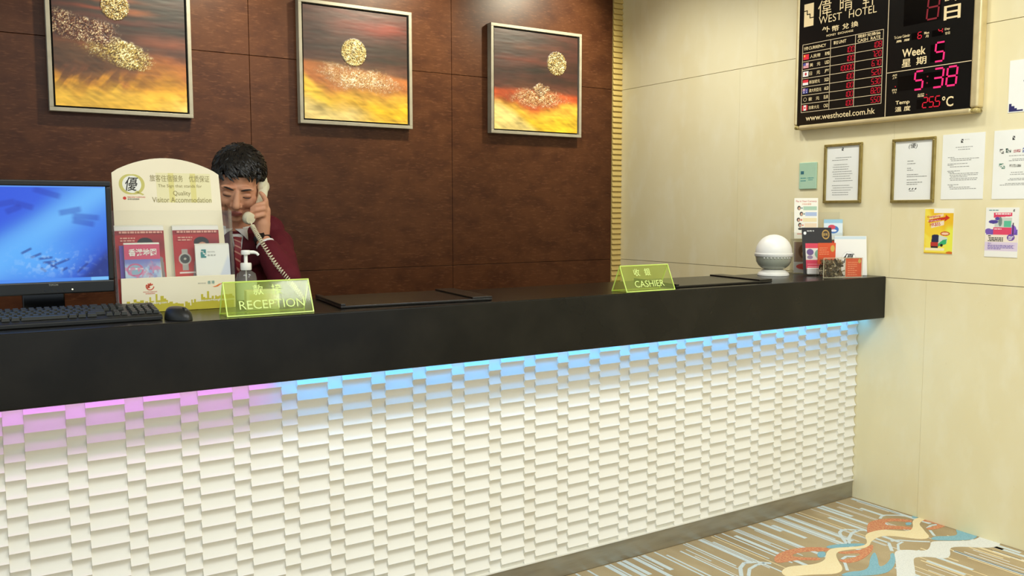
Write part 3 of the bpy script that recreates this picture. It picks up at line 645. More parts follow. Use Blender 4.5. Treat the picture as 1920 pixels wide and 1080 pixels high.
LT('Temp', L5, 125, 858, 238, 38, bold=.016); LT('溫 度', L5, 120, 908, 246, 40, bold=.01)
win(295, 785, 495, 885)
a, b = L5(305, 878); a1, b1 = L5(490, 790); o = number('25.5', bd, a1, b, .021, (L5(305, 790)[1]-b)*.92, .0042, 'ledred', .029); o.location.z = ZF
LT('°C', L5, 500, 868, 592, 85, bold=.012)

def sheet(name, label, cat, u0, v0, u1, v1, thick=.0015, m='paper', group=None):
    """paper on the wall; lower left and upper right photo points"""
    a, b = wl(u0, v0, -.002); a1, b1 = wl(u1, v1, -.002); e = empty(name, Mx=Tr(-.0005, -a, b) @ RWALL, label=label, cat=cat, group=group)
    MB().box(0, a1-a, 0, b1-b, 0, thick).build('sheet', m, e); return e, a1-a, b1-b, thick
def stairlogo(p, x, y, w_, h_, z, m='ink'):
    mb = MB(); mb.prism([(x+px_*w_, y+py_*h_) for px_, py_ in ((0, 0), (1, 0), (1, .18), (.72, .18), (.72, .42), (.4, .42), (.4, .7), (0, .7))], z, z+.0004)
    mb.prism([(x+px_*w_, y+py_*h_) for px_, py_ in ((.12, 1), (1, 1), (1, .36), (.9, .36), (.9, .58), (.56, .58), (.56, .82), (.12, .82))], z, z+.0004); mb.build('logo', m, p)
def frame_doc(label, u0, v0, u1, v1, kind):
    a, b = wl(u0, v0, -.012); a1, b1 = wl(u1, v1, -.012); W, H = a1-a, b1-b; t = .013
    e = empty('framed_certificate', Mx=Tr(-.0005, -a, b) @ RWALL, label=label, cat='frame', group='framed documents on the cream wall')
    f = MB()
    for (p, q, c, d) in ((0, W, 0, t), (0, W, H-t, H), (0, t, t, H-t), (W-t, W, t, H-t)): f.box(p, q, c, d, 0, .014)
    f.build('frame', 'brass', e, bevel=.002); MB().box(t, W-t, t, H-t, 0, .005).build('document', 'paper', e)
    MB().add([(t, t, .008), (W-t, t, .008), (W-t, H-t, .008), (t, H-t, .008)], [(0, 1, 2, 3)]).build('glass', 'glass', e)
    r = random.Random(kind); pr = MB(); z = .0052
    if kind == 1:
        stairlogo(e, W*.46, H*.88, .010, .014, z)
        for k in range(17):
            y = H*(.76-.039*k)
            if k in (2, 11): continue
            x0 = W*(.3 if k in (0, 9) else .2+r.uniform(0, .06)); dashes(pr, x0, y, W*(.72 if k in (0, 9) else r.uniform(.62, .82)), .0026, r)
        pr.build('printed_text', 'inkgrey', e, Mx=Tr(0, 0, z))
    else:
        T('(優)', e, W*.38, H*.83, W*.2, H*.09, 'ink', z+.0003, shear=.15)
        for y, x1 in ((.64, .5), (.6, .56), (.53, .46), (.5, .5), (.43, .62), (.4, .82), (.35, .6), (.31, .72), (.28, .62)): dashes(pr, W*.36, H*y, W*x1, .003, r)
        pr.build('printed_text', 'inkgrey', e, Mx=Tr(0, 0, z))
        sg = MB()
        for q_ in range(3): strip(sg, W*(.42+.07*q_), H*.205, W*(.45+.07*q_), H*.225, .004, z, z+.0004)
        dashes(sg, W*.42, H*.18, W*.55, .002, r, z+.0004); sg.build('signature', 'ink', e)
frame_doc('gold framed printed notice hanging beside the mint green plaque', 1542.5, 381, 1616, 266, 1)
frame_doc('gold framed certificate with black brush emblem beside the white sheets', 1669, 380.5, 1754, 255, 2)
r = random.Random(3)
e, W, H, t = sheet('notice_sheet', 'white paper notice with stacked text lines right of the framed certificate', 'notice', 1763.5, 374, 1848, 247)
stairlogo(e, W*.44, H*.86, .010, .016, t); pr = MB()
for y, x0, x1 in ((.79, .32, .72), (.755, .38, .66), (.64, .14, .3), (.615, .2, .88), (.59, .22, .7), (.54, .14, .62), (.52, .14, .28), (.495, .2, .66), (.43, .14, .44), (.41, .16, .3), (.39, .2, .88), (.365, .2, .86), (.34, .22, .62), (.315, .2, .86), (.29, .22, .84), (.22, .16, .42), (.2, .2, .3), (.18, .2, .7), (.155, .22, .84)): dashes(pr, W*x0, H*y, W*x1, .0026, r)
pr.build('printed_text', 'inkgrey', e, Mx=Tr(0, 0, t)); T('WEST HOTEL', e, W*.52, H*.9, W*.12, H*.012, 'inkgrey', t+.0004)
a_, _ = wl(1859, 373, -.002)
e, W, H, t = sheet('notice_sheet', 'white paper notice with rows of small logos at the right edge', 'notice', 1859, 373.5, 1949, 239)
stairlogo(e, W*.42, H*.85, .010, .016, t); pr = MB()
for y, x0, x1 in ((.62, .36, .86), (.57, .44, .8), (.55, .36, .84), (.38, .42, .7), (.35, .4, .72), (.29, .4, .8), (.27, .36, .84), (.22, .3, .8), (.2, .18, .9)): dashes(pr, W*x0, H*y, W*x1, .0024, r)
pr.build('printed_text', 'inkgrey', e, Mx=Tr(0, 0, t))
for (x0, y0, x1, y1, c) in ((.14, .66, .24, .73, (70, 66, 60)), (.28, .67, .4, .735, (70, 92, 80)), (.45, .67, .62, .71, (180, 110, 110)), (.66, .66, .78, .74, (56, 82, 150)), (.14, .44, .28, .52, (96, 140, 120)), (.38, .46, .64, .5, (140, 140, 130))):
    q = Pic((x1-x0)*W, (y1-y0)*H, .002, c); q.mix(sm(fbm(q.X*5, q.Y*5, int(x0*99)), .5, .55), (240, 238, 226)); q.build('printed_logo', e, 'print', Tr(W*x0, H*y0, t+.0003))
e, W, H, t = sheet('hotel_sign_sheet', 'white sheet with navy stepped corner, topmost at the right edge', 'notice', 1889.5, 212, 1965, 104)
mb = MB(); mb.prism([(.004, .004), (.06, .004), (.06, .010), (.036, .010), (.036, .017), (.026, .017), (.026, .026), (.014, .026), (.014, .036), (.004, .036)], t, t+.0005); mb.build('stepped_logo', 'inknavy', e)
T('WEST', e, .057, H*.46, W*.6, H*.14, 'inknavy', t+.0004, bold=.02)
# mint plaque
a, b = wl(1498, 355, -.006); a1, b1 = wl(1532, 303.5, -.006); W, H = a1-a, b1-b
e = empty('small_plaque', Mx=Tr(-.0005, -a, b) @ RWALL, label='small mint green plastic plaque on cream wall', cat='plaque')
MB().box(0, W, 0, H, 0, .008).build('plate', 'mint', e, bevel=.003); q = Pic(.02, .016, .002, (60, 110, 120)); q.build('emblem', e, 'print', Tr(W*.1, H*.56, .0085))
pr = MB(); dashes(pr, W*.1, H*.4, W*.42, .004, r); dashes(pr, W*.5, H*.4, W*.86, .004, r); dashes(pr, W*.1, H*.3, W*.4, .004, r); dashes(pr, W*.55, H*.33, W*.8, .003, r); pr.build('printed_text', 'inkteal', e, Mx=Tr(0, 0, .008))
# leaflets taped to the wall
e, W, H, t = sheet('bus_leaflet', 'yellow leaflet with red arrow and green coach on cream wall', 'leaflet', 1731.5, 475, 1789, 391)
q = Pic(W*.99, H*.99, .0016, (246, 212, 60)); X, Y = q.X, q.Y
q.mix(sm(fbm(X*2+Y*2, Y*3, 5), .45, .6)*.8, (250, 232, 90)); q.mix(sm(X*.8+Y-.95, 0, .25)*sm(1.2-Y, .1, .3), (240, 190, 40)); q.mix(sm(.25-np.abs(X-.9), 0, .2)*sm(.4-np.abs(Y-.3), 0, .2), (236, 236, 80))
q.rect(.32, .91, 1, 1, (248, 244, 224)); q.rect(.04, .07, .72, .125, (248, 236, 190)); q.rect(0, 0, 1, .03, (216, 170, 40)); q.ell(.9, .03, .12, .03, (214, 110, 40))
q.poly([(.13, .69), (.7, .76), (.69, .715), (.88, .80), (.73, .87), (.72, .82), (.14, .755)], (204, 52, 34)); q.poly([(.16, .765), (.66, .835), (.66, .895), (.16, .83)], (248, 214, 170)); q.poly([(.24, .57), (.68, .64), (.68, .74), (.24, .675)], (246, 226, 196))
q.poly([(.25, .2), (.5, .2), (.52, .4), (.48, .43), (.28, .42)], (42, 46, 74)); q.rect(.24, .16, .5, .26, (190, 60, 50)); q.poly([(.5, .16), (.8, .24), (.82, .36), (.52, .42)], (214, 222, 206)); q.poly([(.5, .16), (.78, .22), (.8, .33), (.66, .31), (.5, .22)], (60, 176, 110)); q.ell(.62, .19, .05, .035, (40, 40, 40)); q.rect(.25, .13, .5, .17, (50, 40, 40))
q.ell(.73, .45, .17, .05, (200, 84, 40)); q.ell(.73, .45, .13, .028, (250, 210, 170))
q.build('cover', e, 'print', Tr(W*.005, H*.005, t+.0003))
T('Guangdong', e, W*.2, H*.79, W*.46, H*.06, 'inkred', t+.0008, bold=.01, Mx=Tr(0, -H*.02, 0) @ Rz(.09)); T('HongKong Port', e, W*.2, H*.715, W*.46, H*.035, 'inkwhite', t+.0008, Mx=Tr(0, -H*.02, 0) @ Rz(.09)); T('HK$55', e, W*.28, H*.6, W*.36, H*.09, 'inkred', t+.0008, bold=.01, Mx=Tr(0, -H*.02, 0) @ Rz(.09))
e, W, H, t = sheet('purple_leaflet', 'white and purple leaflet with pink band under the logo notice', 'leaflet', 1845, 481, 1911.5, 389)
q = Pic(W*.99, H*.99, .0016, (242, 240, 228)); q.rect(0, .12, 1, .3, (222, 206, 222)); q.rect(0, .3, 1, .46, (240, 228, 206)); q.rect(.03, .45, .98, .56, (112, 84, 172)); q.ell(.8, .56, .15, .1, (134, 96, 196)); q.ell(.1, .52, .12, .06, (122, 92, 176))
q.rect(.24, .45, .8, .6, (226, 74, 104)); q.poly([(.25, .8), (.8, .83), (.8, .9), (.25, .9)], (226, 70, 100)); q.rect(.28, .6, .8, .8, (206, 210, 196)); q.ell(.45, .72, .06, .1, (120, 140, 130)); q.rect(.56, .61, .78, .74, (96, 190, 150)); q.ell(.24, .715, .15, .04, (84, 70, 150)); q.ell(.36, .78, .07, .035, (90, 76, 156)); q.rect(.83, .45, .86, .7, (80, 50, 70)); q.ell(.79, .4, .12, .07, (116, 78, 160))
q.build('cover', e, 'print', Tr(W*.005, H*.005, t+.0003))
pr = MB()
for y, x0, x1 in ((.42, .1, .18), (.38, .12, .56), (.35, .14, .56), (.32, .1, .56)): dashes(pr, W*x0, H*y, W*x1, .0036, r)
pr.build('printed_text', 'ink', e, Mx=Tr(0, 0, t+.0004)); pr = MB()
for y, x0, x1 in ((.27, .1, .2), (.235, .1, .9), (.21, .1, .86), (.185, .1, .9), (.16, .1, .5)): dashes(pr, W*x0, H*y, W*x1, .0024, r)
pr.build('printed_text', 'inkpurple', e, Mx=Tr(0, 0, t+.0004)); pr = MB()
for y, x1 in ((.41, .87), (.385, .85), (.36, .83)): dashes(pr, W*.72, H*y, W*x1, .003, r)
dashes(pr, W*.3, H*.86, W*.76, .005, r); dashes(pr, W*.28, H*.56, W*.5, .003, r); pr.build('printed_text', 'inkwhite', e, Mx=Tr(0, 0, t+.0005)); stairlogo(e, W*.83, H*.92, .006, .009, t+.0004)
dd = MB(); dashes(dd, W*.1, H*.94, W*.4, .003, r); dd.build('printed_text', 'inkteal', e, Mx=Tr(0, 0, t+.0004))

# ================================================================== things on the counter, left end
# monitor
MY = .33
mx0, mx1, mz0, mz1 = -3.648, -3.276, 1.166, 1.494
mo = empty('computer_monitor', ((mx0+mx1)/2, MY+.07, CT), label='black flat computer monitor showing a blue wallpaper, at the left end', cat='monitor')
W, H = mx1-mx0, mz1-mz0
T0 = Tr(-W/2, -.07, mz0-CT) @ FRONT
tb_, bb_, sd_ = .017, .036, .0155
hs = MB()
for (a, b, c, d) in ((0, W, 0, bb_), (0, W, H-tb_, H), (0, sd_, bb_, H-tb_), (W-sd_, W, bb_, H-tb_)): hs.box(a, b, c, d, -.03, .0)
hs.build('bezel', 'blackplastic', mo, Mx=T0, bevel=.004)
MB().box(.004, W-.004, .004, H-.004, -.06, -.028).build('back_shell', 'blackplastic', mo, Mx=T0, bevel=.015, seg=3)
sw, sh_ = W-2*sd_, H-bb_-tb_
q = Pic(sw, sh_, .0022, (60, 120, 235)); X, Y = q.X, q.Y
# wallpaper: soft diagonal beam, sand-like letters lying low
q.mix(sm(1.25-X-Y*.2, .1, 1.1)*.55, (36, 74, 214)); d = (Y-.48-(X-.45)*.95); q.mix(np.exp(-(d/.23)**2)*.9, (110, 188, 255)); q.mix(np.exp(-((X-.42)/.34)**2-((Y-.24)/.26)**2)*.85, (92, 176, 255)); q.mix(sm(Y-.62+(.45-X)*.8, 0, .25)*sm(.75-X, 0, .3)*.7, (44, 82, 226)); q.mix(sm(X-.55-(Y-.1)*.75, 0, .35)*sm(.72-Y, 0, .3)*.9, (38, 70, 190)); q.mix(sm(X-.72-(Y-.02)*.75, 0, .12)*sm(.5-Y, 0, .2)*.8, (26, 40, 110))
def glyphs(pts, c, a, th):
    for (x, y, l, an) in pts:
        dx = (q.X-x)*q.W; dy = (q.Y-y)*q.H; cc_, nn_ = math.cos(an), math.sin(an); p_ = np.abs(dx*cc_+dy*nn_)/(l*q.W); r_ = np.abs(dy*cc_-dx*nn_)/(th*q.H)
        q.mix(a*np.clip((1-p_)/.3, 0, 1)*np.clip((1-r_)/.5, 0, 1), c)
glyphs([(.38, .33, .05, .5), (.45, .28, .05, .4), (.52, .25, .06, .1), (.55, .21, .06, .1), (.57, .17, .05, -.6), (.63, .2, .09, .4), (.66, .13, .03, .5), (.8, .14, .07, .75), (.5, .13, .03, -.7)], (38, 62, 150), .75, .016)
glyphs([(.1, .86, .1, -.1), (.24, .82, .09, .2), (.38, .8, .08, -.3), (.3, .76, .07, .4), (.72, .74, .1, .2), (.84, .68, .12, -.1), (.55, .93, .12, -.3), (.82, .62, .1, -.2)], (34, 56, 176), .5, .04)
q.mix(sm(fbm(X*30, Y*30, 4), .55, .7)*np.exp(-((X-.58)/.25)**2-((Y-.2)/.12)**2)*.5, (176, 216, 255))
q.rect(0, 0, 1, .035, (74, 140, 240)); q.rect(.86, 0, 1, .035, (120, 190, 250)); q.rect(0, .985, .99, 1, (96, 156, 250))
q.build('screen', mo, 'screen', T0 @ Tr(sd_, bb_, -.003))
T('TOPCON', mo, W*.53, bb_*.68, .024, .0055, 'greykey', .0004, Mx=T0, bold=.01)
bt = MB()
for k in range(4): bt.lathe([(.0028, 0), (.0028, .0012)], 10, Tr(W*.5+.002+k*.0165, bb_*.3, -.0004))
bt.build('button', 'blackgloss', mo, Mx=T0)
MB().lathe([(.0022, 0), (.0022, .0014)], 10, Tr(W*.5+.072, bb_*.34, -.0004)).build('power_light', mat('power_led', S(240, 240, 200), .4, emit=S(250, 250, 210), estr=1.2), mo, Mx=T0)
MB().box(-.055, .055, -.03, .0, .012, .16).build('neck', 'blackgloss', mo, bevel=.004)
mb = MB(); mb.lathe([(.001, 0), (.11, 0), (.11, .006), (.07, .013), (.001, .014)], 40, Matrix.Diagonal((1, .62, 1, 1))); mb.build('base', 'blackgloss', mo, smooth=40)
# keyboard
kb = empty('keyboard', (-3.4, .082, CT), label='black computer keyboard lying in front of the monitor', cat='keyboard')
KL, KD = .44, .165; tilt = math.radians(6.5)
cs = MB(); pf = [(0, .001), (0, .012), (.012, .017), (KD, .036), (KD, .001)]; n = len(pf)
cs.add([(-KL/2, y, z) for y, z in pf]+[(KL/2-.01, y, z) for y, z in pf], [tuple(range(n)), tuple(range(n, 2*n))[::-1]]+[(i, n+i, n+(i+1) % n, (i+1) % n) for i in range(n)])
cs.build('case', 'blackplastic', kb, bevel=.002)
def keymesh(w_):
    mb = MB(); d = .0158; i = .0022; mb.add([(0, 0, 0), (w_, 0, 0), (w_, d, 0), (0, d, 0), (i, .0012, .0085), (w_-i, .0012, .0085), (w_-i, d-i*1.4, .0085), (i, d-i*1.4, .0085)], [(3, 2, 1, 0), (4, 5, 6, 7), (0, 1, 5, 4), (1, 2, 6, 5), (2, 3, 7, 6), (3, 0, 4, 7)]); return mb.mesh('key')
kms = {}
def key(x, row, w_=.0165):
    k = round(w_, 4)
    if k not in kms: kms[k] = keymesh(w_)
    y = .018+row*.0215; child('key', kms[k], 'keycap', kb, Tr(x-KL/2, y, .0185+(y-.012)*math.tan(tilt)) @ Rx(tilt))
lay = {0: [.024, .02, .02, .11, .02, .02, .024], 1: [.04]+[.0165]*10+[.045], 2: [.03]+[.0165]*11+[.036], 3: [.025]+[.0165]*12+[.022], 4: [.0165]*13+[.032], 5: [.0165]*13+[.024]}
for row, ws in lay.items():
    x = .012
    for w_ in ws: key(x, row, w_); x += w_+.0024
for row in range(6):
    for c in range(3):
        if row == 1 and c != 1 or row == 2: continue
        key(.288+c*.0189, row)
    if row < 5:
        for c in range(4): key(.352+c*.0189, row)
# mouse
ms = empty('computer_mouse', (-3.148, .075, CT), math.radians(-72), label='black computer mouse beside the keyboard', cat='mouse')
mb = MB()
prof = []
vs = []; fs = []; nr, ns_ = 12, 20
for i in range(nr+1):
    t = i/nr; ph = t*math.pi/2
    for k in range(ns_):
        a = 2*math.pi*k/ns_; x = .054*math.cos(a)*math.cos(ph)**.5; y = .031*math.sin(a)*math.cos(ph)**.5*(1-.12*math.cos(a)); z = .034*math.sin(ph)*(1-.25*math.cos(a)*math.cos(ph)); vs.append((x, y, z+.001))
for i in range(nr):
    for k in range(ns_): k2 = (k+1) % ns_; fs.append((i*ns_+k, i*ns_+k2, (i+1)*ns_+k2, (i+1)*ns_+k))
fs.append(tuple(range(ns_))[::-1]); mb.add(vs, fs); mb.build('shell', 'blackplastic', ms, smooth=60)
MB().lathe([(.001, -.003), (.009, -.003), (.009, .003), (.001, .003)], 16, Tr(.03, 0, .027) @ Rx(math.pi/2)).build('scroll_wheel', 'keycap', ms, smooth=40)
# papers and cable behind the keyboard
pt = empty('paper_stack', (-3.6, .30, CT), .12, label='grey white paper stack under the left side of the monitor', cat='papers')
for k in range(3): MB().box(-.1, .1, -.03, .05, .001+k*.006, .006+k*.006).build('paper', 'paper', pt, Mx=Rz(.03*k))
cbl = MB(); cbl.tube([(-3.75, .285, 1.104), (-3.6, .262, 1.104), (-3.52, .262, 1.104), (-3.46, .27, 1.104), (-3.43, .30, 1.106)], .0032, 8); setp(cbl.build('power_cable', 'blackplastic', smooth=60), label='thin black cable running behind the keyboard', cat='cable')
pn = empty('sticky_pad', (-3.512, .285, CT), .2, label='tiny yellow note pad behind the keyboard', cat='note pad')
MB().box(-.012, .012, -.01, .01, 0, .018).build('pad', mat('yellow_pad', S(216, 216, 90), .7), pn)

# brochure display stand
SY = .305; sx0, sx1 = -3.262, -2.928; SW = sx1-sx0
ds = empty('brochure_stand', (sx0, SY, CT), label='cream brochure display stand with rounded top and clear pockets beside the monitor', cat='display stand')
tl_ = math.radians(11)
bk = Tr(0, .062, .004) @ FRONT @ Rx(-tl_)          # board plane leaning back
zt, zsh = .478, .428
pts = [(0, 0), (SW, 0), (SW-.006, zsh)]
for k in range(1, 20):
    t = k/20; pts.append((SW-.006-(SW-.012)*t, zsh+(zt-zsh)*math.sin(math.pi*t)**.8))
pts.append((.006, zsh))
MB().prism(pts, -.005, 0).build('back_board', 'cream', ds, Mx=bk)
# printed header
def BT(body, x, y, w_, h_, m='inkolive', **kw): T(body, ds, x*SW, y, w_*SW, h_, m, .0007, Mx=bk, **kw)
tint = MB()
for x0, x1 in ((.4, .9),): tint.box(x0*SW, x1*SW, .335, .43, 0, .0003)
tint.build('tint_panel', 'palegreen', ds, Mx=bk)
_ot = mat('olive_tint', S(226, 216, 140), .6)
for x0 in (.51, .71): MB().box(x0*SW, (x0+.05)*SW, .335, .43, .0003, .0004).build('tint_bar', _ot, ds, Mx=bk)
BT('旅客住宿服务', .345, .402, .30, .0215); BT('优质保证', .70, .402, .19, .0215)
BT('The Sign that stands for', .415, .381, .4, .0125); BT('Quality', .545, .3535, .16, .019); BT('Visitor Accommodation', .355, .335, .54, .017)
qx, qy, qr = .185*SW, .392, .0285
q_ = MB(); nseg = 40; th = [2*math.pi*i/nseg for i in range(nseg+1)]
for i in range(nseg):
    a, b = th[i], th[i+1]; w1 = .003+.006*abs(math.cos(a)); w2 = .003+.006*abs(math.cos(b))
    q_.prism([(qx+(qr+w1)*math.cos(a), qy+(qr+w1)*math.sin(a)), (qx+(qr-.001)*math.cos(a), qy+(qr-.001)*math.sin(a)), (qx+(qr-.001)*math.cos(b), qy+(qr-.001)*math.sin(b)), (qx+(qr+w2)*math.cos(b), qy+(qr+w2)*math.sin(b))], 0, .0005)
q_.prism([(qx+.006, qy-qr+.004), (qx+.03, qy-qr-.006), (qx+.034, qy-qr-.003), (qx+.014, qy-qr+.008)], 0, .0005); q_.build('emblem_ring', mat('olive_gold_ink', S(204, 196, 110), .6), ds, Mx=bk)
MB().lathe([(qr-.001, 0), (qr-.001, .0003)], 40, Tr(qx, qy, 0)).build('emblem_disc', 'paper', ds, Mx=bk)
T('優', ds, qx-.019, qy-.021, .038, .044, 'ink', .0008, Mx=bk, shear=.25, bold=.006)
T('HONG KONG TOURISM BOARD', ds, .115*SW+.008, .349, .052, .0045, 'inkred', .0006, Mx=bk); T('香港旅遊發展局', ds, .115*SW+.008, .3425, .034, .005, 'ink', .0006, Mx=bk); MB().lathe([(.005, 0), (.005, .0004)], 14, Tr(.115*SW, .348, 0)).build('emblem_dot', 'inkred', ds, Mx=bk)
# front lip with skyline
LH = .104; lipM = Tr(0, .0, .001) @ FRONT
MB().box(0, SW, 0, LH, -.003, 0).build('front_lip', 'cream', ds, Mx=lipM, bevel=.0008, seg=1)
sk = [(.04, 0)]; r = random.Random(12); x = .04
while x < .985:
    h_ = r.uniform(.25, .38)*LH+.1*LH*math.sin(x*9)*.6
    if r.random() < .2: h_ += .14*LH
    w_ = r.uniform(.012, .035); sk += [(x, h_), (min(x+w_, .985), h_)]; x += w_
    if r.random() < .35: sk += [(x, h_-.09*LH), (min(x+.012, .985), h_-.09*LH)]; x += .012
sk.append((.985, 0)); MB().prism([(a*SW, b) for a, b in sk], 0, .0004).build('skyline_print', mat('olive_skyline_ink', S(204, 190, 62), .6, noise=[(S(196, 180, 54), 20, (1, 1, 1), .4, .7)]), ds, Mx=lipM)
T('DiscoverHongKong.com', ds, .655*SW, .022, .33*SW, .0088, 'inkwhite', .0009, Mx=lipM, bold=.008); T('DiscoverHongKong.com', ds, .10*SW, .022, .28*SW, .0088, 'inkwhite', .0009, Mx=lipM, bold=.008)
q_ = MB()
for k in range(5): a = .6+k*.75; strip(q_, .24*SW+.010*math.cos(a), .078+.010*math.sin(a), .24*SW+.003*math.cos(a+1), .078+.003*math.sin(a+1), .0042, 0, .0005)
for k in range(9): a = 2.6+k*.4; b = a+.4; strip(q_, .24*SW+.011*math.cos(a), .078+.011*math.sin(a), .24*SW+.011*math.cos(b), .078+.011*math.sin(b), .003, 0, .0005)
q_.build('junk_emblem', mat('vermilion_ink', S(214, 92, 66), .6), ds, Mx=lipM); T('HONG KONG TOURISM BOARD', ds, .18*SW, .0595, .12*SW, .0035, 'inkred', .0006, Mx=lipM); T('香港旅遊發展局', ds, .2*SW, .054, .08*SW, .004, 'inkred', .0006, Mx=lipM)
T('BRAND HONG KONG', ds, .66*SW, .0785, .07*SW, .004, 'inkgrey', .0006, Mx=lipM); T('香港', ds, .745*SW, .077, .065*SW, .0105, 'inkteal', .0006, Mx=lipM)
q_ = MB(); q_.prism([(.79*SW, .069), (.82*SW, .071), (.85*SW, .0765), (.885*SW, .0785), (.86*SW, .0735), (.84*SW, .0685), (.81*SW, .067)], 0, .0005); q_.build('dragon_swoosh', 'inkorange', ds, Mx=lipM)
# clear pocket
MB().box(-.012, SW+.008, 0, .306, -.0015, .0015).build('pocket_front', 'acrylic', ds, Mx=Tr(0, .018, .003) @ FRONT @ Rx(-math.radians(6)))
for xx in (-.012, SW+.006): MB().add([(xx, .02, .002), (xx+.002, .02, .002), (xx+.002, .06, .002), (xx, .06, .002), (xx, .052, .306), (xx+.002, .052, .306), (xx+.002, .13, .33), (xx, .13, .306)], [(3, 2, 1, 0), (4, 5, 6, 7), (0, 1, 5, 4), (1, 2, 6, 5), (2, 3, 7, 6), (3, 0, 4, 7)]).build('pocket_side', 'acrylic_dk', ds)
# brochures in it: each on its own
def brochure(name, label, x, z, yoff, w_, h_, pic, rz=0, nlay=1, group=None, lean=9, bowamt=.004, bowd=0, cat='brochure'):
    P = at(*x, 1, SY+yoff) if isinstance(x, tuple) else None
    e = empty(name, Mx=Tr(sx0+x, SY+yoff, CT+z) @ Rz(rz) @ FRONT @ Rx(-math.radians(lean)), label=label, cat=cat, group=group)
    th_ = .0022*nlay
    bow = lambda X, Y: bowamt*np.sin(np.pi*X)-bowd*Y*Y
    n = 8; mb = MB()
    for k in range(n):                                  # bowed block of pages
        x0, x1 = k/n, (k+1)/n; z0 = bowamt*math.sin(math.pi*x0); z1 = bowamt*math.sin(math.pi*x1)
        mb.add([(x0*w_, 0, z0-th_), (x1*w_, 0, z1-th_), (x1*w_, h_+.006, z1-th_-bowd), (x0*w_, h_+.006, z0-th_-bowd), (x0*w_, 0, z0-.0004), (x1*w_, 0, z1-.0004), (x1*w_, h_, z1-.0004-bowd), (x0*w_, h_, z0-.0004-bowd)], [(3, 2, 1, 0), (4, 5, 6, 7), (0, 1, 5, 4), (1, 2, 6, 5), (2, 3, 7, 6), (3, 0, 4, 7)])
    mb.build('pages', 'paper', e); pic.build('cover', e, 'print', bow=lambda X, Y: bowamt*np.sin(np.pi*X)-bowd*Y); return e
def magazine_cover(flip):
    q = Pic(.142, .26, .0016, (186, 38, 36)); X, Y = q.X, q.Y
    q.mix(sm(.62-Y, 0, .2), (210, 66, 50)); q.mix(np.exp(-((X-.85)/.3)**2-((Y-.78)/.12)**2)*.8, (120, 24, 26)); q.rect(0, .955, 1, 1, (248, 244, 238)); q.rect(0, .9, 1, .955, (156, 34, 34))
    # a man's dark hair, face and light jacket, and a big steel wrist watch
    q.poly([(.36, .3), (.98, .3), (.95, .62), (.72, .70), (.52, .70), (.42, .56)], (150, 140, 136)); q.poly([(.52, .4), (.6, .7), (.7, .7), (.64, .4)], (226, 220, 214)); q.ell(.6, .80, .17, .07, (26, 20, 18)); q.ell(.62, .745, .115, .06, (206, 150, 120)); q.ell(.47, .75, .03, .05, (30, 22, 20))
    if flip:
        q.rect(.16, .46, .29, .72, (176, 172, 162)); q.ell(.225, .6, .135, .075, (196, 192, 182)); q.ell(.225, .6, .105, .058, (70, 70, 62)); q.ell(.225, .6, .03, .014, (190, 186, 170)); q.rect(.1, .425, .5, .44, (250, 240, 230))
    return q
_m = mat('pale_red_ink', S(232, 168, 150), .6)
def mag(label, x, flip, nl):
    e = brochure('red_magazine', label, x, .001, .05, .142, .26, magazine_cover(flip), nlay=nl, lean=10, group='red magazines in the stand')
    r = random.Random(8+flip); pr = MB(); dashes(pr, .012, .239, .136, .006, r); dashes(pr, .014, .222, .058, .004, r); dashes(pr, .014, .214, .055, .004, r); pr.build('printed_text', _m, e, Mx=Tr(0, 0, .0048))
mag('stack of red magazines in the left pocket, behind the pink map leaflets', .0, 0, 4)
mag('stack of red magazines showing a wrist watch, behind the white leaflets', .168, 1, 5)
q = Pic(.102, .205, .0014, (150, 176, 222)); X, Y = q.X, q.Y
q.mix(sm(fbm(X*4, Y*5, 3), .45, .6), (196, 216, 236)); q.mix(sm(Y, .62, .78), (124, 128, 200)); q.rect(0, .78, 1, 1, (216, 84, 116)); q.ell(.28, .62, .24, .1, (206, 110, 150)); q.ell(.28, .62, .19, .075, (150, 186, 206)); q.rect(.1, .63, .5, .65, (240, 240, 240)); q.mix(np.exp(-((X-.75)/.2)**2-((Y-.6)/.08)**2)*sm(fbm(X*14, Y*20, 6), .42, .55), (208, 96, 136)); q.mix(sm(fbm(X*9, Y*14, 9), .6, .7)*.8*(Y < .76), (226, 130, 170))
e = brochure('map_leaflet', 'pink and blue Hong Kong map leaflets in the left front pocket', .019, .001, .026, .102, .205, q, nlay=3, lean=8, bowamt=.001)
T('香港地图', e, .012, .205*.825, .08, .0225, 'inkwhite', .0022, bold=.02)
for k in range(2): MB().box(-.012+k*.006, .08, .0, .203-.003*k, -.012-.004*k, -.0085-.004*k).build('leaflet', 'print' if 0 else ('inkpurple', 'paper')[k], e)
MB().add([(.102, .0, -.008), (.112, 0, -.009), (.104, .15, -.009), (.1, .2, -.008)], [(0, 1, 2, 3)]).build('leaflet', 'paper', e)
q = Pic(.105, .199, .002, (246, 245, 238)); q.mix(sm(.42-np.abs(q.X-.95)*1.1-np.abs(q.Y-.42)*.9, 0, .1)*.7, (206, 214, 236))
e = brochure('white_leaflet', 'white leaflets with teal stepped logo in the right front pocket', .226, .001, .024, .105, .199, q, nlay=4, lean=8, bowamt=.001)
stairlogo(e, .016, .199*.80, .016, .026, .002, 'inkteal'); T('WEST HOTEL', e, .036, .199*.88, .024, .004, 'inkgrey', .0024); T('偉 晴 軒', e, .036, .199*.82, .026, .006, 'inkgrey', .0024)

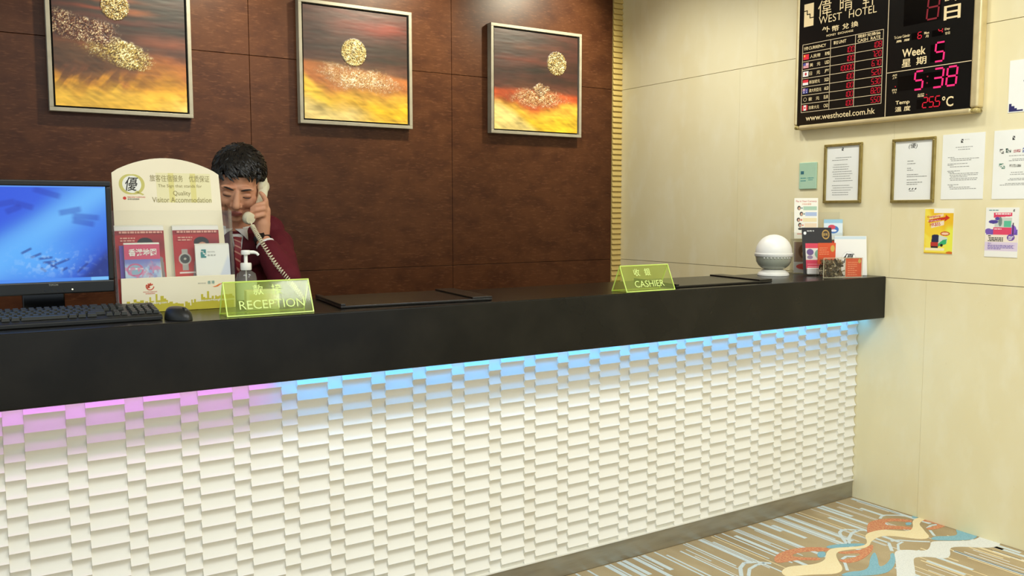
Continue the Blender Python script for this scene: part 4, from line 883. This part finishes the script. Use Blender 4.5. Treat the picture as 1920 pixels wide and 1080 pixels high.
# hand sanitiser pump bottle
bo = empty('pump_bottle', (-2.884, .335, CT), label='clear pump bottle with white pump head behind the reception sign', cat='bottle')
MB().lathe([(.030, .001), (.034, .006), (.034, .085), (.030, .104), (.016, .114), (.012, .118)], 28, Matrix.Diagonal((1, .7, 1, 1))).build('bottle_body', 'gel', bo, smooth=50)
MB().lathe([(.004, .116), (.0165, .116), (.0175, .118), (.0175, .136), (.016, .139), (.004, .139)], 28).build('collar', 'whiteplastic', bo, smooth=40)
MB().lathe([(.006, .139), (.006, .166)], 16).build('stem', 'whiteplastic', bo, smooth=40)
pm = MB(); pm.lathe([(.004, .164), (.0135, .166), (.0145, .17), (.0145, .177), (.013, .18), (.002, .1805)], 24); pm.tube([(.008, 0, .173), (.025, 0, .173), (.034, 0, .170), (.040, 0, .163)], [.0062, .0058, .005, .0042], 12); pm.build('pump_head', 'whiteplastic', bo, smooth=40, Mx=Rz(-.25))
MB().lathe([(.0345, .02), (.0345, .078)], 28, Matrix.Diagonal((1, .72, 1, 1))).build('label_band', mat('bottle_label', S(206, 222, 232), .5), bo, smooth=40)
MB().lathe([(.0025, .02), (.0025, .13)], 8).build('dip_tube', 'whiteplastic', bo)
nb = empty('note_box', (-2.875, .2, CT), -.1, label='small white note box standing behind the reception sign', cat='box')
MB().box(-.05, .05, -.02, .02, 0, .062).build('box_body', 'paper', nb, bevel=.002); MB().box(-.04, .04, -.021, -.0202, .012, .05).build('box_label', 'cream', nb)

# tent signs of fluorescent acrylic
def tent(label, x0, x1, yf, words, hz=.0, rz=0):
    L = x1-x0; h_ = .098; hw = .046
    e = empty('tent_sign', Mx=Tr(x0, yf+hw, CT+.001) @ Rz(rz), label=label, cat='sign', group='green acrylic signs on the counter')
    la = math.atan2(hw, h_); sl = math.hypot(hw, h_)
    Fm = Tr(0, -hw, .0) @ FRONT @ Rx(-la); Bm = Tr(0, hw, 0) @ FRONT @ Rx(la)
    MB().box(.003, L-.003, .003, sl-.003, -.003, 0).build('front_plate', 'green', e, Mx=Fm); MB().box(.003, L-.003, .003, sl-.003, 0, .003).build('rear_plate', 'green', e, Mx=Bm)
    MB().box(.003, L-.003, -hw+.003, hw-.003, 0, .003).build('base_plate', 'green', e)
    for Mm, z0, z1 in ((Fm, -.0032, .0002), (Bm, -.0002, .0032)):
        ed = MB(); ed.box(0, .003, 0, sl, z0, z1); ed.box(L-.003, L, 0, sl, z0, z1); ed.box(.003, L-.003, 0, .003, z0, z1); ed.box(.003, L-.003, sl-.003, sl, z0, z1); ed.build('bright_edge', 'greenedge', e, Mx=Mm)
    for (s_, x, y, w_, h2, b) in words: T(s_, e, x*L, y*sl, w_*L, h2*sl, 'greentext', .0008, Mx=Fm, bold=b)
tent('fluorescent green tent sign lettered RECEPTION in front of the pump bottle', -3.022, -2.762, .045, [('款', .33, .58, .115, .3, .006), ('接', .54, .58, .12, .3, .006), ('RECEPTION', .15, .18, .75, .25, .0)])
tent('fluorescent green tent sign lettered CASHIER near the globe', -1.562, -1.318, .012, [('收', .24, .58, .12, .28, .006), ('銀', .46, .58, .12, .28, .006), ('CASHIER', .2, .16, .6, .24, .0)])
# desk pads
def pad(label, P, rail):
    e = empty('desk_pad', (0, 0, CT), label=label, cat='desk pad', group='black leather desk pads')
    MB().prism([(p[0], p[1]) for p in P], .001, .009).build('pad_board', 'leather', e, bevel=.002)
    (fl_, fr_, rr, rl) = [Vector(p) for p in P]
    for a, b, c, d in rail(fl_, fr_, rr, rl):
        MB().prism([tuple(a), tuple(b), tuple(c), tuple(d)], .0092, .0155).build('side_rail', 'leather', e, bevel=.0015)
pad('black leather desk pad between the reception sign and the middle of the counter', [(-2.665, .075), (-2.13, .045), (-2.09, .40), (-2.62, .43)], lambda a, b, c, d: [(a.lerp(b, .86), b, c, d.lerp(c, .86)), (a, a.lerp(b, .03), d.lerp(c, .03), d)])
pad('black leather desk pad between the cashier sign and the white globe', [(-1.27, .06), (-.725, .05), (-.69, .38), (-1.2, .40)], lambda a, b, c, d: [(a.lerp(b, .86), b, c, d.lerp(c, .86)), (a, a.lerp(b, .03), d.lerp(c, .03), d)])

# ================================================================== things on the counter, right end
gb = empty('globe_purifier', (-.402, .325, CT), math.radians(-35), label='white globe shaped air purifier with grey bowl on the counter end', cat='air purifier')
R_ = .092
MB().lathe([(.02, .001), (.078, .001), (.079, .006), (.074, .016), (.06, .027), (.05, .032), (.02, .033)], 48).build('base', 'whiteplastic', gb, smooth=40)
MB().lathe([(.045, .0335), (.058, .038), (.075, .052), (.0865, .072), (.0895, .094), (.0895, .098)], 48).build('bowl', 'greybowl', gb, smooth=40)
MB().lathe([(.05, .0982), (.0925, .0982), (.0945, .101), (.0945, .113), (.0925, .115), (.05, .115)], 48).build('rim_ring', 'whiteplastic', gb, smooth=40)
MB().lathe([(.091*math.cos(a), .1152+.094*math.sin(a)) for a in [math.pi/2*k/14 for k in range(14)]]+[(.002, .2092)], 48).build('dome', 'whiteplastic', gb, smooth=50)
vt = MB()
for k in range(9): a = math.radians(-90-44+11*k); vt.ell((.0902*math.cos(a), .0902*math.sin(a), .0925), (.004, .004, .0032), seg=8, rings=6)
vt.build('air_slots', 'whiteplastic', gb, smooth=50)

for c_ in gb.children: c_.matrix_local = Matrix.Scale(.93, 4)
def stand(name, label, u, v, rz, cat, y_push=0):
    p = at(u, v, 2, CT); return empty(name, (p.x, p.y+y_push, CT), math.radians(rz), label=label, cat=cat)
# two tier clear rack with card leaflets
rk = empty('leaflet_rack', (-.20, .39, CT), math.radians(-42), label='clear two tier leaflet rack against the cream wall', cat='rack')
RW = .245
MB().box(0, RW, -.045, .045, .001, .004).build('rack_base', 'acrylic', rk)
MB().box(0, RW, -.044, -.042, .004, .165).build('lower_front', 'acrylic', rk); MB().box(0, RW, .0, .002, .004, .2).build('upper_front', 'acrylic', rk); MB().box(0, RW, .042, .044, .004, .3).build('rack_back', 'acrylic', rk)
for xx in (0, RW*.5-.001, RW-.002): MB().box(xx, xx+.002, -.042, .042, .004, .168).build('divider', 'acrylic_dk', rk)
MB().box(0, RW, -.046, -.041, .163, .168).build('shelf_edge', 'acrylic_dk', rk)
def card(name, label, x, y, z, w_, h_, pic, lean, cat='leaflet', th_=.002, rz=-42, base=(-.20, .39), m='paper', group=None):
    d = Vector((x, y, 0)); d.rotate(Euler((0, 0, math.radians(rz))))
    e = empty(name, Mx=Tr(base[0]+d.x, base[1]+d.y, CT+z) @ Rz(math.radians(rz)) @ FRONT @ Rx(-math.radians(lean)), label=label, cat=cat, group=group)
    MB().box(0, w_, 0, h_, -th_, 0).build('card', m, e)
    if pic: pic.build('cover', e, 'print', Tr(0, 0, .0003))
    return e
q = Pic(.112, .20, .0016, (248, 244, 226))
for k, (y, x0, c, hc) in enumerate(((.70, .38, (176, 206, 178), .2), (.555, .46, (178, 194, 222), .3), (.41, .36, (244, 226, 176), .18), (.28, .44, (246, 222, 186), .24))):
    q.rect(x0, y, .95, y+.10, c); q.ell(hc, y+.055, .075, .055, (44, 32, 26)); q.ell(hc+.01, y+.045, .045, .035, (216, 170, 140)); q.rect(hc+.09, y+.03, hc+.15, y+.07, (110, 150, 150) if k < 2 else (226, 120, 80))
q.ell(.25, .24, .09, .03, (60, 60, 56)); q.rect(.12, .1, .6, .13, (216, 120, 100), .7)
e = card('currency_leaflet', 'tall white leaflet headed Pay in Your Currency standing in the rack', .012, .006, .17, .112, .20, q, 7)
T('Pay in Your Currency', e, .008, .178, .098, .011, 'inkred', .0008, bold=.006); T('付您的貨幣', e, .036, .166, .044, .008, 'inkorange', .0008)
q = Pic(.088, .10, .0016, (226, 238, 240)); q.rect(0, .82, 1, 1, (160, 204, 224)); q.ell(.5, .5, .3, .2, (70, 120, 190)); q.ell(.42, .62, .2, .12, (216, 70, 90)); q.ell(.52, .45, .16, .06, (240, 240, 246)); q.rect(0, 0, 1, .2, (246, 246, 240))
card('card_leaflet', 'small light blue leaflet with card logos in the rack', .152, .006, .165, .084, .085, q, 7)
q = Pic(.1, .15, .002, (150, 120, 96)); X, Y = q.X, q.Y; q.ell(.5, .7, .3, .25, (112, 76, 50)); q.ell(.55, .62, .18, .16, (206, 160, 120)); q.rect(0, 0, 1, .35, (206, 200, 190)); q.ell(.5, .2, .4, .1, (206, 80, 70))
card('photo_leaflet', 'brown photo leaflet low in the clear rack behind the globe', .008, -.036, .005, .105, .15, q, 2)
q = Pic(.1, .155, .002, (214, 60, 52)); q.rect(.08, .72, .4, .95, (226, 214, 196)); q.rect(.15, .78, .32, .9, (130, 170, 150))
card('red_leaflet', 'red leaflet low in the rack behind the black card', .13, -.036, .005, .108, .155, q, 2)
# black framed card on white foot
q = Pic(.138, .225, .0016, (24, 20, 18)); q.rect(.10, .1, .84, .66, (226, 222, 212)); q.rect(.10, .1, .86, .30, (216, 70, 96)); q.rect(.10, .55, .86, .66, (222, 60, 84)); q.ell(.25, .47, .12, .07, (110, 84, 140)); q.ell(.55, .43, .15, .1, (120, 166, 140)); q.ell(.24, .36, .1, .04, (150, 130, 160)); q.ell(.6, .5, .05, .06, (90, 90, 90)); q.rect(.14, .2, .7, .22, (240, 150, 160)); q.rect(.14, .15, .6, .17, (240, 150, 160))
q.ell(.8, .85, .13, .105, (190, 150, 70)); q.ell(.8, .85, .10, .08, (60, 44, 24)); q.ell(.1, .88, .05, .035, (240, 240, 236))
e = card('black_promo_card', 'tall black promotional card with gold seal and pink picture', 0, 0, .008, .138, .225, q, 14, 'sign', .004, -36, (-.296, .235), 'blackgloss')
T('信用卡', e, .022, .205, .036, .007, 'inkwhite', .0008, bold=.01); T('全城', e, .096, .185, .026, .014, 'inkgold', .0009, bold=.01)
MB().box(.012, .1, 0, .03, .004, .02).build('foot_block', 'whiteplastic', e, bevel=.003, Mx=Rx(math.radians(14)))
# white card with brush emblem
q = Pic(.145, .185, .002, (242, 240, 230)); q.rect(0, .93, 1, 1, (206, 222, 226)); q.ell(.45, .42, .24, .2, (226, 224, 214)); q.ell(.45, .42, .22, .18, (246, 245, 238))
e = card('white_emblem_card', 'white card with black brush emblem behind the orange fronted box', 0, 0, .002, .145, .187, q, 9, 'sign', .003, -38, (-.165, .16))
T('優', e, .04, .058, .05, .046, 'ink', .0008, shear=.25, bold=.01)
MB().add([(.145, 0, -.003), (.148, 0, -.003), (.16, .0115, -.06), (.157, .0115, -.06), (.145, .187, -.003), (.148, .187, -.003), (.16, .02, -.06), (.157, .02, -.06)], [(0, 1, 2, 3), (4, 7, 6, 5), (0, 4, 5, 1), (1, 5, 6, 2), (2, 6, 7, 3), (3, 7, 4, 0)]).build('side_wing', 'paper', e)
# clear box with dark scraps and an orange label
bx = empty('donation_box', (-.343, .088, CT), math.radians(-22), label='clear box of brown scraps with orange label at the counter corner', cat='box')
BW, BD, BH = .196, .06, .092
for a in (((0, BW, 0, .002, .001, BH)), ((0, BW, BD-.002, BD, .001, BH)), ((0, .002, .002, BD-.002, .001, BH)), ((BW-.002, BW, .002, BD-.002, .001, BH)), ((.002, BW-.002, .002, BD-.002, .001, .003))): MB().box(*a).build('clear_wall', 'acrylic', bx)
ed = MB()
for (a, b, c, d, e_, f_) in ((0, BW, -.0008, .0008, BH-.0022, BH), (0, BW, -.0008, .0008, .001, .0032), (0, .0025, -.0008, .0008, .003, BH), (BW-.0025, BW, -.0008, .0008, .003, BH), (.1085, .1105, -.0008, .0008, .003, BH)): ed.box(a, b, c, d, e_, f_)
ed.build('box_edges', 'mint' if 0 else mat('acrylic_edge', S(206, 196, 160), .3), bx)
rs = random.Random(4); sc = MB(); cols = []
for k in range(420):
    c = Vector((rs.uniform(.008, .110), rs.uniform(.006, BD-.006), rs.uniform(.006, BH-.012))); s_ = rs.uniform(.005, .011); Rm = Euler((rs.uniform(0, 6), rs.uniform(0, 6), rs.uniform(0, 6))).to_matrix().to_4x4()
    sc.add([(-s_, -s_*.4, 0), (s_, -s_*.4, .001), (s_*.8, s_*.5, -.001), (-s_*.7, s_*.4, .002)], [(0, 1, 2, 3)], Tr(*[min(max(c[i], (.01, .01, .012)[i]), (.106, BD-.01, BH-.01)[i]) for i in range(3)]) @ Rm); cols += [rs.choice(((70, 56, 38), (104, 88, 62), (150, 132, 96), (52, 40, 30), (196, 178, 140), (124, 96, 64)))]*4
me = sc.mesh('brown_scraps'); at_ = me.attributes.new('Col', 'FLOAT_COLOR', 'POINT'); at_.data.foreach_set('color', np.array([(*S(*c), 1) for c in cols], np.float32).ravel()); link('brown_scraps', me, 'scraps', bx, kind='stuff', label='loose brown scraps inside the box')
MB().box(.112, BW-.003, .0035, .0042, .004, BH-.003).build('orange_label', 'redcard', bx); MB().box(.003, .092, BD-.004, BD-.0025, .06, .158).build('orange_header', 'redcard', bx)
pr = MB(); r = random.Random(6)
for k in range(7): dashes(pr, .124, .012+k*.0095, .124+r.uniform(.03, .05), .0028, r)
_pm = mat('pale_orange_ink', S(246, 166, 120), .6); pr.build('printed_text', _pm, bx, Mx=Tr(0, .0034, 0) @ FRONT)
pr = MB()
for k in range(4): dashes(pr, .01, .105+k*.0095, .01+r.uniform(.035, .05), .0028, r)
pr.build('printed_text', _pm, bx, Mx=Tr(0, BD-.0042, 0) @ FRONT)
for (x, z, y, r0) in ((.182, .076, .0033, .009), (.076, .132, BD-.0043, .0135)): MB().lathe([(r0, 0), (r0, .0006)], 20, Matrix.Diagonal((.8, 1.15, 1, 1))).build('gold_seal', 'inkgold', bx, Mx=Tr(x, y, z) @ FRONT)

# ================================================================== the receptionist on the telephone
def remesh(mb, name, voxel, it=4, fac=.5):
    me = mb.mesh('tmp'); o = bpy.data.objects.new('tmp', me); COL.objects.link(o)
    m = o.modifiers.new('r', 'REMESH'); m.mode = 'VOXEL'; m.voxel_size = voxel
    s_ = o.modifiers.new('s', 'SMOOTH'); s_.iterations = it; s_.factor = fac
    dg = bpy.context.evaluated_depsgraph_get(); dg.update(); res = bpy.data.meshes.new_from_object(o.evaluated_get(dg))
    bpy.data.objects.remove(o); bpy.data.meshes.remove(me); res.name = name; res.materials.clear()
    res.polygons.foreach_set('use_smooth', [True]*len(res.polygons)); return res
PHI, PIT, ROL_ = math.radians(19), math.radians(26), math.radians(7)
Hc = at(447, 345, 1, .74)
HM = Tr(*Hc) @ Rz(-PHI) @ Rx(PIT) @ Ry(ROL_) @ Matrix.Scale(1.06, 4)       # head: face along local -Y
def px3(u, v, y): return at(u, v, 1, y)
SL = px3(515, 460, .76); EL = px3(534, 522, .545); WL = px3(491, 447, .655)
lv = Vector((math.cos(math.radians(22)), -math.sin(math.radians(22)), 0)); fv = Vector((-math.sin(math.radians(22)), -math.cos(math.radians(22)), 0))
SR = SL-lv*.275; NB = SL.lerp(SR, .5)+Vector((0, 0, .045)); 
PV = NB+Vector((.02, .10, -.50))-fv*.02                                 # pelvis
HANDY = .645
def hp(u, v, t):                                                        # point by photo pixel, t metres towards the viewer
    p = at(u, v, 1, HANDY); d = (CAM-p).normalized(); return p+d*t
body = MB()
def hell(c, r_): body.ell(c, r_, HM, 24, 16)
def hcap(a, b, r0, r1): body.cap(HM @ Vector(a), HM @ Vector(b), r0*1.06, r1*1.06)
hell((0, .018, .032), (.075, .094, .084)); hell((0, -.022, -.02), (.066, .068, .085)); hell((0, -.03, -.07), (.056, .052, .044)); hell((0, -.066, -.096), (.024, .018, .017))
for s_ in (-1, 1):
    hell((s_*.037, -.058, -.032), (.031, .028, .03)); hell((s_*.04, -.042, -.064), (.03, .036, .034)); hell((s_*.029, -.079, .021), (.027, .011, .009)); hell((s_*.031, -.0765, -.002), (.0165, .0115, .0095))
    hell((s_*.012, -.094, -.040), (.0095, .0095, .0075)); hell((s_*.078, .012, -.012), (.008, .02, .03))
hcap((0, -.083, .008), (0, -.106, -.034), .0078, .0135); hell((0, -.0855, -.0655), (.023, .010, .0062)); hell((0, -.0845, -.0755), (.019, .010, .0068)); hell((0, -.086, -.053), (.012, .006, .01))
body.cap(HM @ Vector((0, .03, -.05)), NB, .055, .062)
# trunk, arms and legs
body.cap(SL.lerp(SR, .12), SR.lerp(SL, .12), .05, .05)
for t, r0 in ((.0, .085), (.3, .115), (.6, .12), (1, .125)):
    c = (NB+Vector((0, 0, -.07))).lerp(PV, t); body.ell((0, 0, 0), (r0*1.2, r0*.85, .12), Tr(*c) @ Rz(math.radians(-22)))
body.cap(SL, EL, .045, .037); body.cap(EL, WL, .036, .026)
ER = SR+Vector((-.06, -.01, -.205)); WR = ER+Vector((-.08, -.16, .09)); body.cap(SR, ER, .045, .037); body.cap(ER, WR, .036, .026); body.ell((0, 0, 0), (.042, .07, .02), Tr(*(WR+Vector((-.03, -.06, -.01)))) @ Rz(.4))
for k in range(4):
    b0 = WR+Vector((-.075+.018*k, -.10, -.012)); body.cap(b0, b0+Vector((-.02, -.04, -.008)), .0085, .0075); body.cap(b0+Vector((-.02, -.04, -.008)), b0+Vector((-.03, -.065, -.022)), .0075, .0065)
body.cap(WR+Vector((.0, -.05, -.01)), WR+Vector((.035, -.10, -.02)), .011, .009)
for s_ in (-1, 1):
    hip = PV+lv*(.09*s_); kn = Vector((hip.x+.01*s_, hip.y+.02, .46)); an = Vector((hip.x+.02*s_, hip.y+.05, .09)); body.cap(hip, kn, .085, .058); body.cap(kn, an, .055, .038); body.cap(an+Vector((0, .02, -.05)), an+fv*.13+Vector((0, 0, -.06)), .038, .03)
# left hand closed on the handset
palm = hp(496, 404, .002); body.ell((0, 0, 0), (.021, .024, .036), Tr(*palm) @ Rz(-.35)); body.cap(WL, hp(493, 418, 0), .026, .027); body.cap(hp(493, 418, 0), hp(496, 395, .004), .026, .022)
FING = [[(499, 388, .004), (498, 375, .018), (493, 366, .02), (489, 362, .016)], [(500, 391, .006), (494, 382, .032), (481, 385, .034), (472, 391, .026)], [(500, 399, .006), (494, 391, .034), (480, 394, .036), (470, 399, .028)], [(499, 408, .004), (493, 402, .03), (481, 405, .032), (473, 409, .026)]]
for ch in FING:
    P = [hp(*c) for c in ch]
    for a, b, r0, r1 in ((P[0], P[1], .0105, .0098), (P[1], P[2], .0096, .0088), (P[2], P[3], .0086, .0074)): body.cap(a, b, r0, r1, seg=12)
P = [hp(492, 424, -.012), hp(482, 418, -.022), hp(476, 404, -.024)]; body.cap(P[0], P[1], .013, .0115, seg=12); body.cap(P[1], P[2], .0112, .0092, seg=12)
me = remesh(body, 'person', .0032, 3, .5)
me.materials.append(M['skin']); me.materials.append(M['lip'])
inv = HM.inverted(); cs_ = np.zeros(len(me.polygons)*3); me.polygons.foreach_get('center', cs_); cs_ = cs_.reshape(-1, 3)
Mi = np.array(inv); lc = cs_ @ Mi[:3, :3].T+Mi[:3, 3]
lipm = (lc[:, 1] < -.078) & (((lc[:, 0]/.025)**2+((lc[:, 2]+.0705)/.0105)**2) < 1)
me.polygons.foreach_set('material_index', lipm.astype(np.int32))
man = link('person', me, None, label='person in maroon blazer holding a telephone handset to the ear, looking down', cat='person')
# eyes looking down, brows
for s_ in (-1, 1):
    ls = MB(); ls.tube([HM @ Vector((s_*x, -.0885+.0045*((x-.031)/.015)**2, -.0065-.0022*(1-((x-.031)/.0155)**2))) for x in np.linspace(.017, .046, 9)], [.0006, .0011, .0014, .0016, .0016, .0016, .0015, .0012, .0007], 6); ls.build('eyelashes', 'hair', man, smooth=60)
    br = MB(); br.tube([HM @ Vector((s_*x, -.0915+.009*((x-.016)/.034)**2, .0165+.0065*math.sin((x-.012)/.04*2.3))) for x in np.linspace(.012, .05, 9)], [.0016, .0028, .0033, .0034, .0033, .003, .0026, .002, .001], 6); br.build('eyebrow', 'hair', man, smooth=60)
ml = MB(); ml.tube([HM @ Vector((x, -.0962+.006*(x/.022)**2, -.0712+.0015*abs(x/.02))) for x in np.linspace(-.021, .021, 9)], .0008, 6); ml.build('mouth_line', mat('mouth_line', S(110, 58, 52), .6), man, smooth=60)
# hair: a cap with many locks
hr = MB(); rr2 = random.Random(3)
HCn, HR = Vector((0, .02, .04)), Vector((.082, .101, .086))
def hairline(az): # az 0 = face side
    a = abs(az); 
    return np.interp(a, [0, .5, .95, 1.25, 1.5, 1.8, 2.3, 3.2], [.058, .060, .044, .0, -.014, .004, -.045, -.062])
vs = []; fs = []; na, nr2 = 48, 14
for i in range(na):
    az = -math.pi+2*math.pi*i/na; zl = hairline(az)
    p_lo = math.asin(max(-.98, min(.98, (zl-HCn.z)/HR.z)))
    for j in range(nr2):
        p = p_lo+(math.pi/2-p_lo)*j/(nr2-1); k = 1.0 if j else .96
        vs.append(HM @ Vector((HCn.x+HR.x*k*math.cos(p)*math.sin(az), HCn.y-HR.y*k*math.cos(p)*math.cos(az), HCn.z+HR.z*math.sin(p))))
for i in range(na):
    for j in range(nr2-1): a = i*nr2; b = ((i+1) % na)*nr2; fs.append((a+j, b+j, b+j+1, a+j+1))
hr.add(vs, fs)
for q in range(620):
    az = rr2.uniform(-math.pi, math.pi); zl = hairline(az); p_lo = math.asin(max(-.98, min(.98, (zl-HCn.z)/HR.z))); p = p_lo+(math.pi/2-p_lo)*(1-rr2.random()**.6)*.96
    L = rr2.uniform(.022, .045); daz = rr2.uniform(-.35, .35)*(1+.8*math.sin(p)); path = []; front = math.cos(az) > .2
    sw = (.5 if front else .1)
    for t in (0, .33, .66, 1):
        pp = p+(.26-t*L/.085*.95); aa = az+daz*t+sw*t*.4; lift = 1.0+.02+t*(.07+.04*rr2.random())*(1 if pp > p_lo else .6)
        path.append(HM @ Vector((HCn.x+HR.x*lift*math.cos(pp)*math.sin(aa), HCn.y-HR.y*lift*math.cos(pp)*math.cos(aa), HCn.z+HR.z*lift*math.sin(pp))))
    hr.tube(path, [.0035, .0055, .0045, .0008], 5, sx=1.3)
hr.build('hair', 'hair', man, smooth=70, label='short tousled black hair')
# blazer
jk = MB()
jk.cap(px3(478, 418, .82), px3(505, 432, .79), .052, .058); jk.cap(SL+lv*.005, SR-lv*.005, .066, .066); jk.cap(NB+Vector((0, 0, -.012)), SL, .062, .066); jk.cap(NB+Vector((0, 0, -.012)), SR, .062, .066)
for t, r0 in ((.0, .108), (.25, .135), (.5, .14), (.8, .142), (1.05, .145)):
    c = (NB+Vector((0, 0, -.09))).lerp(PV, t); jk.ell((0, 0, 0), (r0*1.22, r0*.92, .13), Tr(*c) @ Rz(math.radians(-22)), 28, 16)
CUF = EL.lerp(WL, .66)
jk.cap(SL, EL, .066, .058); jk.cap(EL, CUF, .056, .046); jk.cap(SR, ER, .066, .056); jk.cap(ER, ER.lerp(WR, .8), .054, .042)
for k in range(16):                                                     # cloth folds round the sleeve
    t = rr2.uniform(.1, .95); c = SL.lerp(EL, t); ax = (EL-SL).normalized(); a_ = ax.orthogonal().normalized(); b_ = ax.cross(a_); q = rr2.uniform(0, 6.28); d0 = a_*math.cos(q)+b_*math.sin(q); d1 = a_*math.cos(q+.9)+b_*math.sin(q+.9); jk.cap(c+d0*.058, c+d1*.058+ax*.02, .009, .007, seg=8)
jm = remesh(jk, 'blazer', .006, 4, .5); bz = link('blazer', jm, 'blazer', man, label='maroon blazer')
def onto(mb, name, m, off, sub=3):
    o = mb.build(name, m, man, smooth=60); s1 = o.modifiers.new('sub', 'SUBSURF'); s1.subdivision_type = 'SIMPLE'; s1.levels = s1.render_levels = sub
    w_ = o.modifiers.new('wrap', 'SHRINKWRAP'); w_.target = bz; w_.wrap_method = 'NEAREST_SURFACEPOINT'; w_.wrap_mode = 'ABOVE_SURFACE'; w_.offset = off
    k = o.modifiers.new('thick', 'SOLIDIFY'); k.thickness = .002; k.offset = 1; return o
cz = NB+fv*.10
def cp(a, h): return cz+lv*(a+.016)+Vector((0, 0, h))
onto(MB().add([cp(-.026, .02), cp(.026, .02), cp(.014, -.05), cp(.003, -.12), cp(-.003, -.12), cp(-.014, -.05)], [(0, 1, 2, 5), (5, 2, 3, 4)]), 'shirt_front', 'shirt', .002)
onto(MB().add([cp(-.017, .0), cp(.017, .0), cp(.012, -.03), cp(-.012, -.03), cp(.014, -.09), cp(-.014, -.09), cp(.004, -.155), cp(-.004, -.155)], [(0, 1, 2, 3), (3, 2, 4, 5), (5, 4, 6, 7)]), 'tie', 'tie', .0065)
for s_ in (-1, 1):
    onto(MB().add([cp(s_*.028, .03), cp(s_*.085, .015), cp(s_*.075, -.10), cp(s_*.012, -.075), cp(s_*.03, -.15), cp(s_*.0, -.165)], [(0, 1, 2, 3), (3, 2, 4, 5)]), 'lapel', 'lapel', .008)
cl = MB(); cl.tube([NB+Vector((0, 0, .028))+(lv*math.cos(a)*.062+fv*math.sin(a)*.062)+Vector((0, 0, -.018*math.sin(a))) for a in [math.radians(d) for d in range(-240, 61, 12)]], .016, 8, sx=.35); cl.build('shirt_collar', 'shirt', man, smooth=60)
for s_ in (-1, 1):
    k = NB+fv*.068; onto(MB().add([k+lv*(s_*.004)+Vector((0, 0, .02)), k+lv*(s_*.05)+Vector((0, 0, .03)), k+lv*(s_*.045)+Vector((0, 0, -.03))], [(0, 1, 2)]), 'collar_wing', 'shirt', .009)
ax = (WL-EL).normalized()
MB().tube([EL.lerp(WL, .6), EL.lerp(WL, .86)], [.0375, .034], 20).build('shirt_cuff', 'shirt', man, smooth=50)
MB().tube([EL.lerp(WL, .94), EL.lerp(WL, 1.04)], [.0315, .031], 20).build('watch_strap', 'watch', man, smooth=50, label='black watch strap')
dirc = (CAM-WL).normalized(); dirc = (dirc-ax*dirc.dot(ax)).normalized(); MB().lathe([(.001, 0), (.016, 0), (.016, .006), (.001, .007)], 20, (Tr(*(EL.lerp(WL, .99)+dirc*.028)) @ dirc.to_track_quat('Z', 'Y').to_matrix().to_4x4())).build('watch_case', 'blackgloss', man, smooth=40)
# trousers and shoes stand behind the counter
tj = MB()
for s_ in (-1, 1):
    hip = PV+lv*(.09*s_); kn = Vector((hip.x+.01*s_, hip.y+.02, .46)); an = Vector((hip.x+.02*s_, hip.y+.05, .09)); tj.cap(hip+Vector((0, 0, .05)), kn, .105, .08); tj.cap(kn, an, .078, .07)
link('trousers', remesh(tj, 'trousers', .01, 3), 'trousers', man)
for s_ in (-1, 1):
    hip = PV+lv*(.09*s_); an = Vector((hip.x+.02*s_, hip.y+.05, .045)); sh = MB(); sh.cap(an+Vector((0, .02, -.0)), an+fv*.15+Vector((0, 0, -.004)), .0445, .0405); sh.build('shoe', 'blackgloss', man, smooth=60)
# telephone handset with coiled cord, held by the person
hd = empty('telephone_handset', tuple(hp(484, 385, .0)), label='ivory telephone handset with coiled cord held to the ear', cat='telephone')
h0 = hd.location.copy()
pth = [px3(494, 334, .70), px3(494, 350, .69), px3(492, 368, .672), px3(487, 385, .655), px3(478, 399, .635), px3(467, 409, .62)]
hb = MB(); hb.tube([p-h0 for p in pth], [.010, .0145, .0135, .013, .015, .012], 14, sx=1.25); hb.build('handle', 'handset', hd, smooth=60)
d0 = (HM @ Vector((.05, 0, .0))-pth[1]).normalized(); d1 = (HM @ Vector((0, -.08, -.07))-pth[5]).normalized()
for nm, c, dd_, r0 in (('earpiece', pth[1], d0, .024), ('mouthpiece', pth[5], d1, .0225)):
    MB().lathe([(.004, -.014), (r0*.8, -.012), (r0, -.004), (r0, .008), (r0*.85, .012), (.004, .011)], 24, Tr(*(c-h0)) @ dd_.to_track_quat('Z', 'Y').to_matrix().to_4x4()).build(nm, 'handset', hd, smooth=50)
cpath = [px3(473, 423, .60), px3(481, 438, .575), px3(494, 459, .54), px3(515, 492, .51), px3(538, 521, .49), px3(556, 543, .475), px3(572, 566, .47)]
pts = []; NT = 42; seg_n = 12; tot = NT*seg_n
cpv = [Vector(p) for p in cpath]
def cat(t):
    t = t*(len(cpv)-1); i = min(int(t), len(cpv)-2); f_ = t-i; p0 = cpv[max(i-1, 0)]; p1 = cpv[i]; p2 = cpv[i+1]; p3 = cpv[min(i+2, len(cpv)-1)]
    return .5*((2*p1)+(p2-p0)*f_+(2*p0-5*p1+4*p2-p3)*f_**2+(3*p1-p0-3*p2+p3)*f_**3)
for i in range(tot+1):
    t = i/tot; c = cat(t); d = (cat(min(t+.01, 1))-cat(max(t-.01, 0))).normalized(); a_ = d.cross(Vector((0, 0, 1))).normalized(); b_ = d.cross(a_); q = 2*math.pi*i/seg_n; pts.append(c+a_*(.0068*math.cos(q))+b_*(.0068*math.sin(q))-h0)
cd_ = MB(); cd_.tube(pts, .0019, 6); cd_.build('coiled_cord', 'handset', hd, smooth=60)
cd2 = MB(); cd2.tube([pth[5]-h0, px3(470, 417, .61)-h0, cpath[0]-h0], .0025, 6); cd2.build('cord_lead', 'handset', hd, smooth=60)

flush_text()
